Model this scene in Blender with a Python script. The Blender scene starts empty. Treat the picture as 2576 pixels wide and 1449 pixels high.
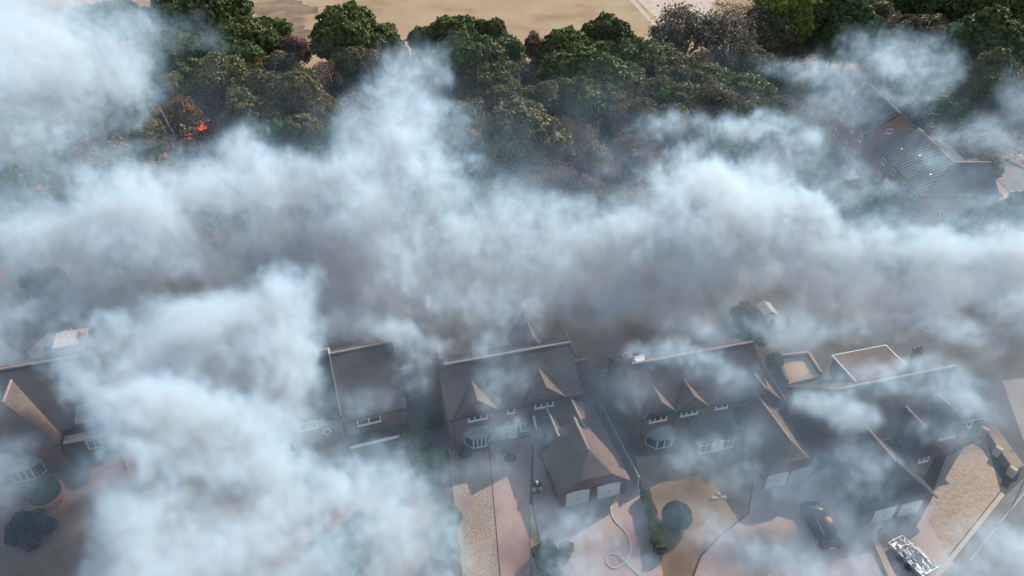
import bpy, math, random
import numpy as np
from mathutils import Vector, Matrix

R = math.radians
sc = bpy.context.scene
C = sc.collection

# ------------------------------------------------------------------ camera
PITCH = 36.5
CAM_H = 60.0
FPX = 1855.0            # focal length in units of a 2576 wide picture
cam = bpy.data.cameras.new('camera')
camo = bpy.data.objects.new('camera', cam)
C.objects.link(camo)
camo.location = (0, 0, CAM_H)
camo.rotation_euler = (R(90 - PITCH), 0, 0)
cam.sensor_width = 36
cam.lens = 36 * FPX / 2576
cam.clip_start = 0.5
cam.clip_end = 4000
sc.camera = camo

# ------------------------------------------------------------------ light
SUN_EL = 32.0
SUN_AZ = 47.0           # direction towards the sun, degrees from +X
w = bpy.data.worlds.new('World')
sc.world = w
w.use_nodes = True
nt = w.node_tree
sky = nt.nodes.new('ShaderNodeTexSky')
sky.sky_type = 'NISHITA'
sky.sun_disc = False
sky.sun_elevation = R(SUN_EL)
sky.sun_rotation = R(90 - SUN_AZ)
sky.air_density = 1.0
sky.dust_density = 0.6
bg = nt.nodes['Background']
nt.links.new(sky.outputs[0], bg.inputs[0])
bg.inputs[1].default_value = 0.15
sl = bpy.data.lights.new('sun', 'SUN')
sl.energy = 4.2
sl.angle = R(0.5)
sl.color = (1.0, 0.94, 0.84)
slo = bpy.data.objects.new('sun', sl)
C.objects.link(slo)
sdir = Vector((math.cos(R(SUN_AZ)) * math.cos(R(SUN_EL)), math.sin(R(SUN_AZ)) * math.cos(R(SUN_EL)), math.sin(R(SUN_EL))))
slo.rotation_euler = (-sdir).to_track_quat('-Z', 'Y').to_euler()
slo.location = (60, 60, 90)
sc.view_settings.view_transform = 'Standard'
sc.view_settings.look = 'None'
sc.view_settings.exposure = 0.5
sc.view_settings.gamma = 1
cy = sc.cycles
cy.use_denoising = True
cy.max_bounces = 7
cy.diffuse_bounces = 2
cy.glossy_bounces = 2
cy.transparent_max_bounces = 6
cy.volume_bounces = 4
cy.use_adaptive_sampling = True
cy.adaptive_threshold = 0.03
cy.volume_step_rate = 2.0
cy.volume_max_steps = 400
cy.sample_clamp_indirect = 6

# ------------------------------------------------------------------ helpers
SP, CP = math.sin(R(PITCH)), math.cos(R(PITCH))

def at(u, v, z=0.0):
    """the point of the place at height z that lies at (u, v) of a 2576 x 1449 picture"""
    x = (u - 1288) / FPX
    y = -(v - 724.5) / FPX
    dx, dy, dz = x, CP + y * SP, -SP + y * CP
    t = (z - CAM_H) / dz
    return Vector((dx * t, dy * t, z))

def depth_at(p):
    return p[1] * CP - (p[2] - CAM_H) * SP

class MB:
    def __init__(s):
        s.v = []; s.f = []; s.m = Matrix.Identity(4)
    def add(s, vs, fs):
        k = len(s.v)
        s.v += [tuple(s.m @ Vector(p)) for p in vs]
        s.f += [tuple(i + k for i in f) for f in fs]
        return s
    def box(s, x0, x1, y0, y1, z0, z1):
        return s.add([(x0,y0,z0),(x1,y0,z0),(x1,y1,z0),(x0,y1,z0),(x0,y0,z1),(x1,y0,z1),(x1,y1,z1),(x0,y1,z1)],
                     [(0,3,2,1),(4,5,6,7),(0,1,5,4),(1,2,6,5),(2,3,7,6),(3,0,4,7)])
    def bar(s, a, b, w, h=None):
        a, b = Vector(a), Vector(b); h = h or w
        d = (b - a).normalized()
        up = Vector((0,0,1)) if abs(d.z) < .95 else Vector((0,1,0))
        r = d.cross(up).normalized() * w / 2; q = r.cross(d).normalized() * h / 2
        vs = [a-r-q, a+r-q, a+r+q, a-r+q, b-r-q, b+r-q, b+r+q, b-r+q]
        return s.add(vs, [(0,1,2,3),(7,6,5,4),(0,4,5,1),(1,5,6,2),(2,6,7,3),(3,7,4,0)])
    def tube(s, pts, rad, n=8, cap=True):
        pts = [Vector(p) for p in pts]
        if not isinstance(rad, (list, tuple)): rad = [rad] * len(pts)
        vs = []; fs = []
        for i, p in enumerate(pts):
            d = (pts[min(i+1, len(pts)-1)] - pts[max(i-1, 0)]).normalized()
            up = Vector((0,0,1)) if abs(d.z) < .9 else Vector((1,0,0))
            a = d.cross(up).normalized(); b = a.cross(d)
            for k in range(n):
                t = 2 * math.pi * k / n
                vs.append(p + (a * math.cos(t) + b * math.sin(t)) * rad[i])
        for i in range(len(pts) - 1):
            for k in range(n):
                k2 = (k + 1) % n
                fs.append((i*n+k, (i+1)*n+k, (i+1)*n+k2, i*n+k2))
        if cap:
            fs.append(tuple(range(n))); fs.append(tuple((len(pts)-1)*n + k for k in reversed(range(n))))
        return s.add(vs, fs)
    def lathe(s, c, prof, n=16):
        c = Vector(c); vs = []; fs = []
        for r, z in prof:
            for k in range(n):
                t = 2 * math.pi * k / n
                vs.append(c + Vector((r * math.cos(t), r * math.sin(t), z)))
        for i in range(len(prof) - 1):
            for k in range(n):
                k2 = (k + 1) % n
                fs.append((i*n+k, i*n+k2, (i+1)*n+k2, (i+1)*n+k))
        fs.append(tuple(reversed(range(n)))); fs.append(tuple((len(prof)-1)*n + k for k in range(n)))
        return s.add(vs, fs)
    def slab(s, poly, t):
        """a polygon thickened downwards by t"""
        n = len(poly); vs = [Vector(p) for p in poly] + [Vector(p) - Vector((0,0,t)) for p in poly]
        fs = [tuple(range(n)), tuple(reversed(range(n, 2*n)))]
        for i in range(n):
            j = (i + 1) % n
            fs.append((i, i+n, j+n, j))
        return s.add(vs, fs)
    def prism(s, poly, z0, z1):
        n = len(poly); vs = [(p[0], p[1], z0) for p in poly] + [(p[0], p[1], z1) for p in poly]
        fs = [tuple(reversed(range(n))), tuple(range(n, 2*n))]
        for i in range(n):
            j = (i + 1) % n
            fs.append((i, j, j+n, i+n))
        return s.add(vs, fs)
    def build(s, name, mat, parent=None, loc=None, smooth=False):
        me = bpy.data.meshes.new(name)
        me.from_pydata(s.v, [], s.f)
        me.update()
        uv = me.uv_layers.new(name='uv')
        for p in me.polygons:
            n = p.normal
            if abs(n.z) > .995:
                a, b = Vector((1,0,0)), Vector((0,1,0))
            else:
                a = Vector((0,0,1)).cross(n).normalized(); b = n.cross(a)
            for li in p.loop_indices:
                co = me.vertices[me.loops[li].vertex_index].co
                uv.data[li].uv = (co.dot(a), co.dot(b))
            p.use_smooth = smooth
        me.materials.append(mat)
        o = bpy.data.objects.new(name, me)
        C.objects.link(o)
        if parent: o.parent = parent
        if loc is not None: o.location = loc
        return o

def thing(name, label, cat, loc=(0,0,0), rz=0.0, group=None):
    o = bpy.data.objects.new(name, None)
    o.empty_display_size = .3
    C.objects.link(o)
    o.location = loc; o.rotation_euler = (0, 0, R(rz))
    tag(o, label, cat, group)
    return o

def tag(o, label=None, cat=None, group=None, kind=None):
    if label: o['label'] = label
    if cat: o['category'] = cat
    if group: o['group'] = group
    if kind: o['kind'] = kind
    return o

def frame_xy(O, yaw, x, y, z=0.0):
    c, s = math.cos(R(yaw)), math.sin(R(yaw))
    return Vector((O[0] + x*c - y*s, O[1] + x*s + y*c, z))

# ------------------------------------------------------------------ materials
def mat(name, base, rough=.8, spec=.3, metal=0., var=None, scale=1., detail=6, bump=0., bscale=None, coords='Object',
        ramp=None, brick=None, transl=0., island=None):
    m = bpy.data.materials.new(name); m.use_nodes = True
    n = m.node_tree.nodes; l = m.node_tree.links
    b = n['Principled BSDF']
    b.inputs['Roughness'].default_value = rough
    b.inputs['Specular IOR Level'].default_value = spec
    b.inputs['Metallic'].default_value = metal
    base4 = tuple(base) + (1,)
    b.inputs['Base Color'].default_value = base4
    tc = n.new('ShaderNodeTexCoord')
    co = tc.outputs[coords] if coords != 'UV' else tc.outputs['UV']
    col = None
    if var is not None:
        nz = n.new('ShaderNodeTexNoise'); nz.inputs['Scale'].default_value = scale; nz.inputs['Detail'].default_value = detail
        nz.inputs['Roughness'].default_value = .62
        l.new(co, nz.inputs['Vector'])
        rp = n.new('ShaderNodeValToRGB')
        rp.color_ramp.elements[0].position = .33; rp.color_ramp.elements[1].position = .68
        rp.color_ramp.elements[0].color = base4; rp.color_ramp.elements[1].color = tuple(var) + (1,)
        if ramp:
            for pos, c in ramp:
                e = rp.color_ramp.elements.new(pos); e.color = tuple(c) + (1,)
        l.new(nz.outputs[0], rp.inputs[0]); col = rp.outputs[0]
    if brick:
        # brick = (width, row height, mortar size, colour of joints, variation colour)
        bt = n.new('ShaderNodeTexBrick')
        bt.inputs['Scale'].default_value = 1.0
        bt.inputs['Brick Width'].default_value = brick[0]; bt.inputs['Row Height'].default_value = brick[1]
        bt.inputs['Mortar Size'].default_value = brick[2]; bt.inputs['Mortar Smooth'].default_value = .3
        bt.inputs['Mortar'].default_value = tuple(brick[3]) + (1,)
        bt.inputs['Color2'].default_value = tuple(brick[4]) + (1,)
        bt.inputs['Color1'].default_value = base4
        if col is not None: l.new(col, bt.inputs['Color1'])
        l.new(tc.outputs['UV'], bt.inputs['Vector'])
        col = bt.outputs['Color']
        bp = n.new('ShaderNodeBump'); bp.inputs['Strength'].default_value = .6; bp.inputs['Distance'].default_value = .03
        bp.invert = True
        l.new(bt.outputs['Fac'], bp.inputs['Height']); l.new(bp.outputs[0], b.inputs['Normal'])
    if island:
        g = n.new('ShaderNodeNewGeometry')
        rp = n.new('ShaderNodeValToRGB')
        el = rp.color_ramp.elements
        el[0].color = tuple(island[0]) + (1,); el[1].color = tuple(island[-1]) + (1,)
        for i, c in enumerate(island[1:-1]):
            e = el.new((i + 1) / (len(island) - 1)); e.color = tuple(c) + (1,)
        l.new(g.outputs['Random Per Island'], rp.inputs[0])
        # a slower drift over the whole plant
        oi = n.new('ShaderNodeObjectInfo')
        hs = n.new('ShaderNodeHueSaturation')
        mr = n.new('ShaderNodeMapRange'); mr.inputs[3].default_value = .475; mr.inputs[4].default_value = .52
        mr2 = n.new('ShaderNodeMapRange'); mr2.inputs[3].default_value = .75; mr2.inputs[4].default_value = 1.25
        l.new(oi.outputs['Random'], mr.inputs[0]); l.new(mr.outputs[0], hs.inputs['Hue'])
        nz2 = n.new('ShaderNodeTexNoise'); nz2.inputs['Scale'].default_value = .35; nz2.inputs['Detail'].default_value = 3
        l.new(tc.outputs['Object'], nz2.inputs['Vector']); l.new(nz2.outputs[0], mr2.inputs[0]); mr2.inputs[1].default_value = .35; mr2.inputs[2].default_value = .65
        l.new(mr2.outputs[0], hs.inputs['Value']); l.new(rp.outputs[0], hs.inputs['Color'])
        col = hs.outputs[0]
    if col is not None: l.new(col, b.inputs['Base Color'])
    if bump and not brick:
        nz = n.new('ShaderNodeTexNoise'); nz.inputs['Scale'].default_value = bscale or scale * 4; nz.inputs['Detail'].default_value = 5
        l.new(co, nz.inputs['Vector'])
        bp = n.new('ShaderNodeBump'); bp.inputs['Strength'].default_value = bump; bp.inputs['Distance'].default_value = .1
        l.new(nz.outputs[0], bp.inputs['Height']); l.new(bp.outputs[0], b.inputs['Normal'])
    if transl:
        t = n.new('ShaderNodeBsdfTranslucent'); mx = n.new('ShaderNodeMixShader'); mx.inputs[0].default_value = transl
        if col is not None: l.new(col, t.inputs[0])
        l.new(b.outputs[0], mx.inputs[1]); l.new(t.outputs[0], mx.inputs[2]); l.new(mx.outputs[0], n['Material Output'].inputs[0])
    return m

M = {}
M['ground'] = mat('ground_soil', (.035,.028,.02), var=(.09,.065,.04), scale=.12, bump=.6, bscale=1.5)
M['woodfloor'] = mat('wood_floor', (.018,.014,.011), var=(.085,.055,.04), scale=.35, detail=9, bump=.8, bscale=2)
M['field'] = mat('dry_field', (.225,.145,.078), var=(.40,.285,.17), scale=.06, detail=14, bump=.25, bscale=1.2, rough=.95, ramp=[(.46,(.33,.225,.125))])
M['scrub'] = mat('scorched_grass', (.12,.075,.05), var=(.30,.21,.12), scale=.16, detail=10, rough=.95, bump=.4, bscale=2)
M['track'] = mat('worn_track', (.42,.32,.24), var=(.52,.42,.33), scale=.5, rough=.95)
M['lawn'] = mat('parched_lawn', (.20,.135,.085), var=(.31,.23,.165), scale=.35, detail=9, rough=.95, bump=.3, bscale=6, ramp=[(.5,(.25,.17,.105))])
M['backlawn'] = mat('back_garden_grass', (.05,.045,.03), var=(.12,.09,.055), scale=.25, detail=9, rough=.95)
M['gravel'] = mat('gravel', (.20,.14,.10), var=(.46,.37,.29), scale=5.5, detail=6, rough=.95, bump=.7, bscale=9)
M['yellowgravel'] = mat('yellow_gravel', (.30,.20,.10), var=(.56,.43,.26), scale=6.5, detail=6, rough=.95, bump=.7, bscale=9)
M['redpave'] = mat('red_tarmac', (.33,.21,.17), var=(.42,.29,.24), scale=.6, detail=9, rough=.9, bump=.1)
M['paver'] = mat('block_paving', (.42,.325,.28), var=(.54,.44,.385), scale=.5, detail=10, rough=.9, brick=(.2,.1,.006,(.25,.19,.17),(.42,.33,.29)))
M['darkpave'] = mat('dark_drive_paving', (.24,.19,.165), var=(.32,.26,.23), scale=.6, detail=9, rough=.9)  # darker paving tone for the left front and neighbour's drives
M['sandpave'] = mat('riven_patio', (.28,.20,.135), var=(.43,.34,.26), scale=2.6, detail=10, rough=.9, bump=.8, bscale=2.2)
M['stonestrip'] = mat('pale_stone_edging', (.42,.33,.25), var=(.5,.41,.33), scale=2, rough=.9)
M['asphalt'] = mat('road_asphalt', (.13,.125,.12), var=(.20,.19,.18), scale=.8, detail=9, rough=.9)
M['verge'] = mat('dry_verge', (.24,.15,.08), var=(.36,.24,.14), scale=.9, detail=9, rough=.95)
M['brick'] = mat('brick', (.17,.075,.05), var=(.24,.12,.085), scale=1.4, detail=7, rough=.9, brick=(.24,.08,.008,(.22,.18,.15),(.14,.06,.042)))
M['redbrick'] = mat('red_brick', (.36,.11,.06), var=(.44,.16,.09), scale=1.2, detail=7, rough=.9, brick=(.24,.08,.006,(.25,.17,.13),(.30,.09,.05)))
M['tile'] = mat('plain_tiles', (.060,.054,.054), var=(.120,.103,.097), scale=.9, detail=10, rough=.92, brick=(.32,.22,.02,(.03,.026,.025),(.10,.078,.068)))
M['tilebrown'] = mat('brown_tiles', (.13,.10,.082), var=(.20,.158,.132), scale=1.1, detail=10, rough=.92, brick=(.32,.22,.02,(.07,.05,.04),(.19,.12,.09)))
M['pantile'] = mat('pantiles', (.055,.043,.038), var=(.10,.08,.07), scale=.8, detail=8, rough=.9)
M['roll'] = mat('painted_sunlit_rolls', (.13,.11,.10), var=(.24,.21,.185), scale=1.5, rough=.9)  # paler tone paints sunlight onto the rib crests, above the darker troughs
M['ridge'] = mat('ridge_tiles', (.30,.22,.17), var=(.42,.33,.26), scale=2.5, rough=.9)
M['white'] = mat('white_upvc', (.78,.78,.76), rough=.4, spec=.4, var=(.66,.66,.65), scale=3)
M['glass'] = mat('window_glass', (.03,.035,.04), rough=.08, spec=.8)
M['curtain'] = mat('net_curtain', (.35,.36,.38), rough=.7, var=(.5,.5,.5), scale=4)
M['lead'] = mat('lead_roof', (.20,.22,.22), var=(.28,.30,.30), scale=3, rough=.6)
M['door'] = mat('garage_door_paint', (.72,.72,.69), rough=.5, var=(.62,.62,.60), scale=1.2)
M['chimneypot'] = mat('sooty_terracotta', (.16,.09,.065), var=(.25,.15,.11), scale=4, rough=.9)
M['pot'] = mat('terracotta', (.38,.16,.08), var=(.5,.23,.13), scale=4, rough=.85)
M['gutter'] = mat('black_gutter', (.03,.03,.032), rough=.5)
M['concrete'] = mat('concrete', (.34,.31,.28), var=(.45,.42,.38), scale=2.5, rough=.9)
M['fence'] = mat('weathered_fence', (.20,.15,.11), var=(.30,.24,.19), scale=3, rough=.9)
M['cream'] = mat('cream_paving', (.62,.50,.36), var=(.70,.58,.44), scale=1.2, rough=.85)
M['carpaint'] = mat('black_car_paint', (.012,.013,.015), rough=.22, spec=.6)
M['carglass'] = mat('car_glass', (.02,.025,.03), rough=.05, spec=.9)
M['chrome'] = mat('brushed_metal', (.6,.6,.62), rough=.25, metal=1.)
M['rubber'] = mat('rubber', (.02,.02,.02), rough=.8)
M['redlamp'] = mat('red_lamp', (.4,.02,.02), rough=.2)
M['silver'] = mat('galvanised_metal', (.36,.38,.40), rough=.42, metal=.6, var=(.5,.51,.52), scale=3)
M['hose'] = mat('fire_hose', (.58,.48,.32), var=(.68,.58,.42), scale=3, rough=.8)
M['bark'] = mat('bark', (.05,.037,.027), var=(.10,.078,.06), scale=2.5, rough=.95, bump=.5)
M['greybark'] = mat('dead_wood', (.17,.14,.12), var=(.30,.26,.23), scale=2, rough=.95)
M['charred'] = mat('charred_wood', (.02,.018,.017), var=(.06,.05,.045), scale=2, rough=.95)
M['uniform'] = mat('dark_uniform', (.02,.021,.026), rough=.85)
M['skin'] = mat('skin', (.45,.27,.19), rough=.6)
M['helmet'] = mat('white_helmet', (.8,.8,.78), rough=.35)
M['reflective'] = mat('reflective_band', (.62,.64,.55), rough=.4)
M['sheet'] = mat('pale_plastic', (.28,.30,.31), var=(.42,.45,.46), scale=2, rough=.45, bump=.5)
LEAF = {
 'oak':   [(.016,.034,.010),(.03,.062,.016),(.05,.088,.024),(.085,.125,.045)],
 'oakdark': [(.014,.030,.010),(.026,.052,.015),(.042,.070,.020),(.07,.10,.035)],
 'olive': [(.032,.036,.013),(.060,.062,.022),(.095,.088,.034),(.16,.135,.065)],
 'brown': [(.045,.030,.018),(.09,.058,.035),(.13,.085,.052),(.20,.14,.09)],
 'rust':  [(.10,.052,.014),(.17,.088,.024),(.22,.125,.035),(.30,.18,.06)],
 'grey':  [(.050,.045,.030),(.080,.074,.050),(.11,.104,.070),(.17,.16,.115)],
 'yellow':[(.10,.11,.018),(.19,.20,.03),(.27,.27,.045),(.36,.34,.08)],
 'fresh': [(.035,.07,.014),(.065,.12,.024),(.10,.16,.035),(.16,.22,.06)],
 'silver':[(.20,.20,.14),(.32,.32,.24),(.42,.42,.33),(.50,.49,.40)],
 'purple':[(.018,.018,.018),(.032,.032,.030),(.048,.046,.042),(.07,.068,.06)],
 'hedge': [(.018,.032,.010),(.035,.058,.016),(.06,.085,.025),(.11,.125,.04)],
}
LEAF['clipped'] = [(.016,.028,.011),(.03,.048,.018),(.05,.072,.027),(.085,.105,.045)]
for k_ in ('oak','oakdark','olive','brown','grey','hedge'):
    LEAF[k_] = [(min(q[0]*(2.5 if 'oak' in k_ else 1.9), .6), q[1]*1.75, q[2]*(1.45 if 'oak' in k_ else 1.7)) for q in LEAF[k_]]
for k, v in LEAF.items():
    M['leaf_' + k] = mat('leaves_' + k, v[1], rough=.65, spec=.25, island=v, transl=.18)

# ------------------------------------------------------------------ ground
def sheet(name, pts, z, material, world=False, kind='structure', th=None, rough=0.):
    ps = [Vector((p[0], p[1], 0)) if world else at(p[0], p[1], 0) for p in pts]
    if rough:
        rg = random.Random(len(name)); qs = []
        for i in range(len(ps)):
            a, d = ps[i], ps[(i+1) % len(ps)]; n = max(2, int((d-a).length/1.2)); off = 0.
            pe = Vector((-(d-a).y, (d-a).x, 0)).normalized()
            for k in range(n):
                off = off*.8 + rg.gauss(0, rough); w_ = math.sin(math.pi*k/n)
                qs.append(a.lerp(d, k/n) + pe*(off*w_ + rough*1.5*math.sin(k*.7+i)*w_))
        ps = qs
    b = MB()
    if th:
        b.prism([(p.x, p.y) for p in ps], z - .3, z)
    else:
        b.add([(p.x, p.y, z) for p in ps], [tuple(range(len(ps)))])
    o = b.build(name, material)
    # make sure the face looks up
    o['kind'] = kind
    return o

b = MB(); b.add([(-1500,-200,0),(1500,-200,0),(1500,2600,0),(-1500,2600,0)], [(0,1,2,3)])
tag(b.build('ground', M['ground']), kind='structure')
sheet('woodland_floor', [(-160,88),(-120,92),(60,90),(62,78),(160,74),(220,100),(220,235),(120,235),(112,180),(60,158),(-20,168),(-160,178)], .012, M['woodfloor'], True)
sheet('field', [(-420,166),(-160,170),(-70,166),(-20,162),(25,164),(60,156),(112,184),(120,235),(420,520),(-420,520)], .02, M['field'], True)
sheet('scorched_field_edge', [(600,0),(740,0),(800,30),(760,60),(860,110),(700,130),(560,100)], .03, M['scrub'], rough=1.2)
sheet('scorched_grass_bank', [(1290,165),(1330,130),(1400,125),(1460,165),(1380,185)], .03, M['scrub'], rough=.8)
sheet('scorched_grass_strip', [(120,20),(420,5),(560,22),(420,38),(160,48)], .03, M['scrub'], rough=1.2)
sheet('field_track', [(1578,-6),(1590,-6),(1690,100),(1655,78)], .034, M['track'])
sheet('mown_verge', [(1600,-6),(1800,-6),(1760,80),(1692,92)], .03, M['track'])
b = MB()
for i in range(7): pass
# back gardens
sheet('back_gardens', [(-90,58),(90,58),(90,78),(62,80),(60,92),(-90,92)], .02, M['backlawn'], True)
# front drives and lawns, left to right
sheet('left_front_lawn', [(-60,1150),(300,1150),(430,1500),(-120,1500)], .02, M['lawn'])
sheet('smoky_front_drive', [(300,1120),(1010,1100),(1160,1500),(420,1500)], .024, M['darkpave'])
sheet('gravel_strip', [(1128,1130),(1228,1118),(1258,1470),(1166,1470)], .03, M['gravel'])
sheet('red_tarmac_path', [(1231,1118),(1340,1100),(1330,1290),(1336,1470),(1261,1470)], .03, M['redpave'])
sheet('yellow_gravel_strip', [(1331,1270),(1338,1270),(1360,1385),(1380,1470),(1338,1470)], .03, M['yellowgravel'])
sheet('garage_drive', [(1343,1100),(1420,1100),(1600,1205),(1660,1395),(1672,1470),(1384,1470),(1362,1385),(1341,1270)], .026, M['paver'])
sheet('middle_front_lawn', [(1598,1150),(1905,1130),(1880,1290),(1811,1346),(1760,1398),(1732,1470),(1674,1470)], .03, M['lawn'])
sheet('block_paved_drive', [(1907,1150),(2080,1170),(2235,1470),(1738,1470),(1764,1402),(1814,1350),(1884,1293)], .03, M['paver'])
sheet('right_drive', [(2150,1180),(2345,1240),(2330,1300),(2400,1420),(2320,1480),(2245,1480),(2110,1240)], .03, M['paver'])
sheet('riven_patio', [(2346,1240),(2380,1150),(2478,1100),(2516,1236),(2385,1398),(2330,1302)], .034, M['sandpave'])
sheet('stone_edging', [(2518,1238),(2528,1246),(2345,1475),(2330,1475)], .05, M['stonestrip'])
sheet('street', [(2530,1246),(2600,1180),(2800,1250),(2800,1600),(2330,1600),(2347,1477)], .022, M['asphalt'])
k0, k1 = at(2580,1236), at(2440,1410)
b = MB(); b.bar((k0.x,k0.y,.04),(k1.x,k1.y,.04),.11,.08); tag(b.build('road_edge_line', M['stonestrip']), kind='structure')
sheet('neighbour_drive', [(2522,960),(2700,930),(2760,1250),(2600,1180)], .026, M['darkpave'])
sheet('side_street', [(2512,455),(2525,405),(2600,440),(2760,470),(2760,640),(2576,520)], .03, M['asphalt'])
sheet('dry_verge', [(2516,392),(2560,385),(2700,420),(2700,462),(2590,430)], .04, M['verge'])
sheet('pale_side_path', [(2506,458),(2576,522),(2600,600),(2480,560),(2450,500)], .034, M['paver'])
sheet('verge_corner', [(2488,452),(2510,456),(2538,486),(2494,487)], .045, M['verge'])

# ------------------------------------------------------------------ building kit
def window(parent, x, z, wd, ht, lights=1, y=0.0, ang=0.0, transom=False, pane='glass', name='window', ox=None, oy=None):
    """framed window whose outer face looks along -y, centre x, sill height z"""
    m = Matrix.Translation((x, y, z)) @ Matrix.Rotation(R(ang), 4, 'Z')
    f = MB(); f.m = m
    t = .11
    f.box(-wd/2, wd/2, -.07, .03, 0, t); f.box(-wd/2, wd/2, -.07, .03, ht-t, ht)
    f.box(-wd/2, -wd/2+t, -.07, .03, t, ht-t); f.box(wd/2-t, wd/2, -.07, .03, t, ht-t)
    for i in range(1, lights):
        q = -wd/2 + wd*i/lights
        f.box(q-.055, q+.055, -.068, .03, t, ht-t)
    if transom:
        for i in range(lights):
            a = -wd/2 + wd*i/lights + .056; c = -wd/2 + wd*(i+1)/lights - .056
            f.box(a if i else -wd/2+t, c if i < lights-1 else wd/2-t, -.06, .03, ht*.62, ht*.62+.07)
    o = f.build(name, M['white'], parent)
    g = MB(); g.m = m; g.box(-wd/2+.05, wd/2-.05, -.02, .01, .05, ht-.05)
    g.build('pane', M[pane], o)
    s = MB(); s.m = m; s.box(-wd/2-.06, wd/2+.06, -.14, .03, -.07, -.002)
    s.build('sill', M['white'], o)
    return o

def roof_polys(x0, x1, y0, y1, ez, rz, axis='x', h0=0., h1=0., f0=1., f1=1.):
    """slopes of a pitched roof over a rectangle. ridge along axis; h0/h1 = how far the
    ridge stops short at each end (0 = gable); f0/f1 = share of the height a hip reaches down (1 = full hip)"""
    if axis == 'y':
        P = roof_polys(y0, y1, x0, x1, ez, rz, 'x', h0, h1, f0, f1)
        sl, r = P
        return [[(p[1], p[0], p[2]) for p in reversed(q)] for q in sl], [(p[1], p[0], p[2]) for p in r]
    ym = (y0 + y1) / 2
    r0 = (x0 + h0, ym, rz); r1 = (x1 - h1, ym, rz)
    hz0 = rz - (rz - ez) * f0; hz1 = rz - (rz - ez) * f1
    def edge(yy, fz):  # point on the slope of side yy at share fz of height from the ridge
        return ym + (yy - ym) * fz
    front = [(x0, y0, ez), (x1, y0, ez)]
    if h1 and f1 < 1: front.append((x1, edge(y0, f1), hz1))
    if not h1: front.append((x1, ym, rz))
    else: front.append(r1)
    front.append(r0 if h0 else (x0, ym, rz))
    if h0 and f0 < 1: front.append((x0, edge(y0, f0), hz0))
    back = [(x1, y1, ez), (x0, y1, ez)]
    if h0 and f0 < 1: back.append((x0, edge(y1, f0), hz0))
    back.append(r0 if h0 else (x0, ym, rz))
    back.append(r1 if h1 else (x1, ym, rz))
    if h1 and f1 < 1: back.append((x1, edge(y1, f1), hz1))
    out = [front, back]
    if h0: out.append([(x0, edge(y1, f0), hz0), (x0, edge(y0, f0), hz0), r0])
    if h1: out.append([(x1, edge(y0, f1), hz1), (x1, edge(y1, f1), hz1), r1])
    return out, [r0 if h0 else (x0, ym, rz), r1 if h1 else (x1, ym, rz)]

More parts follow.
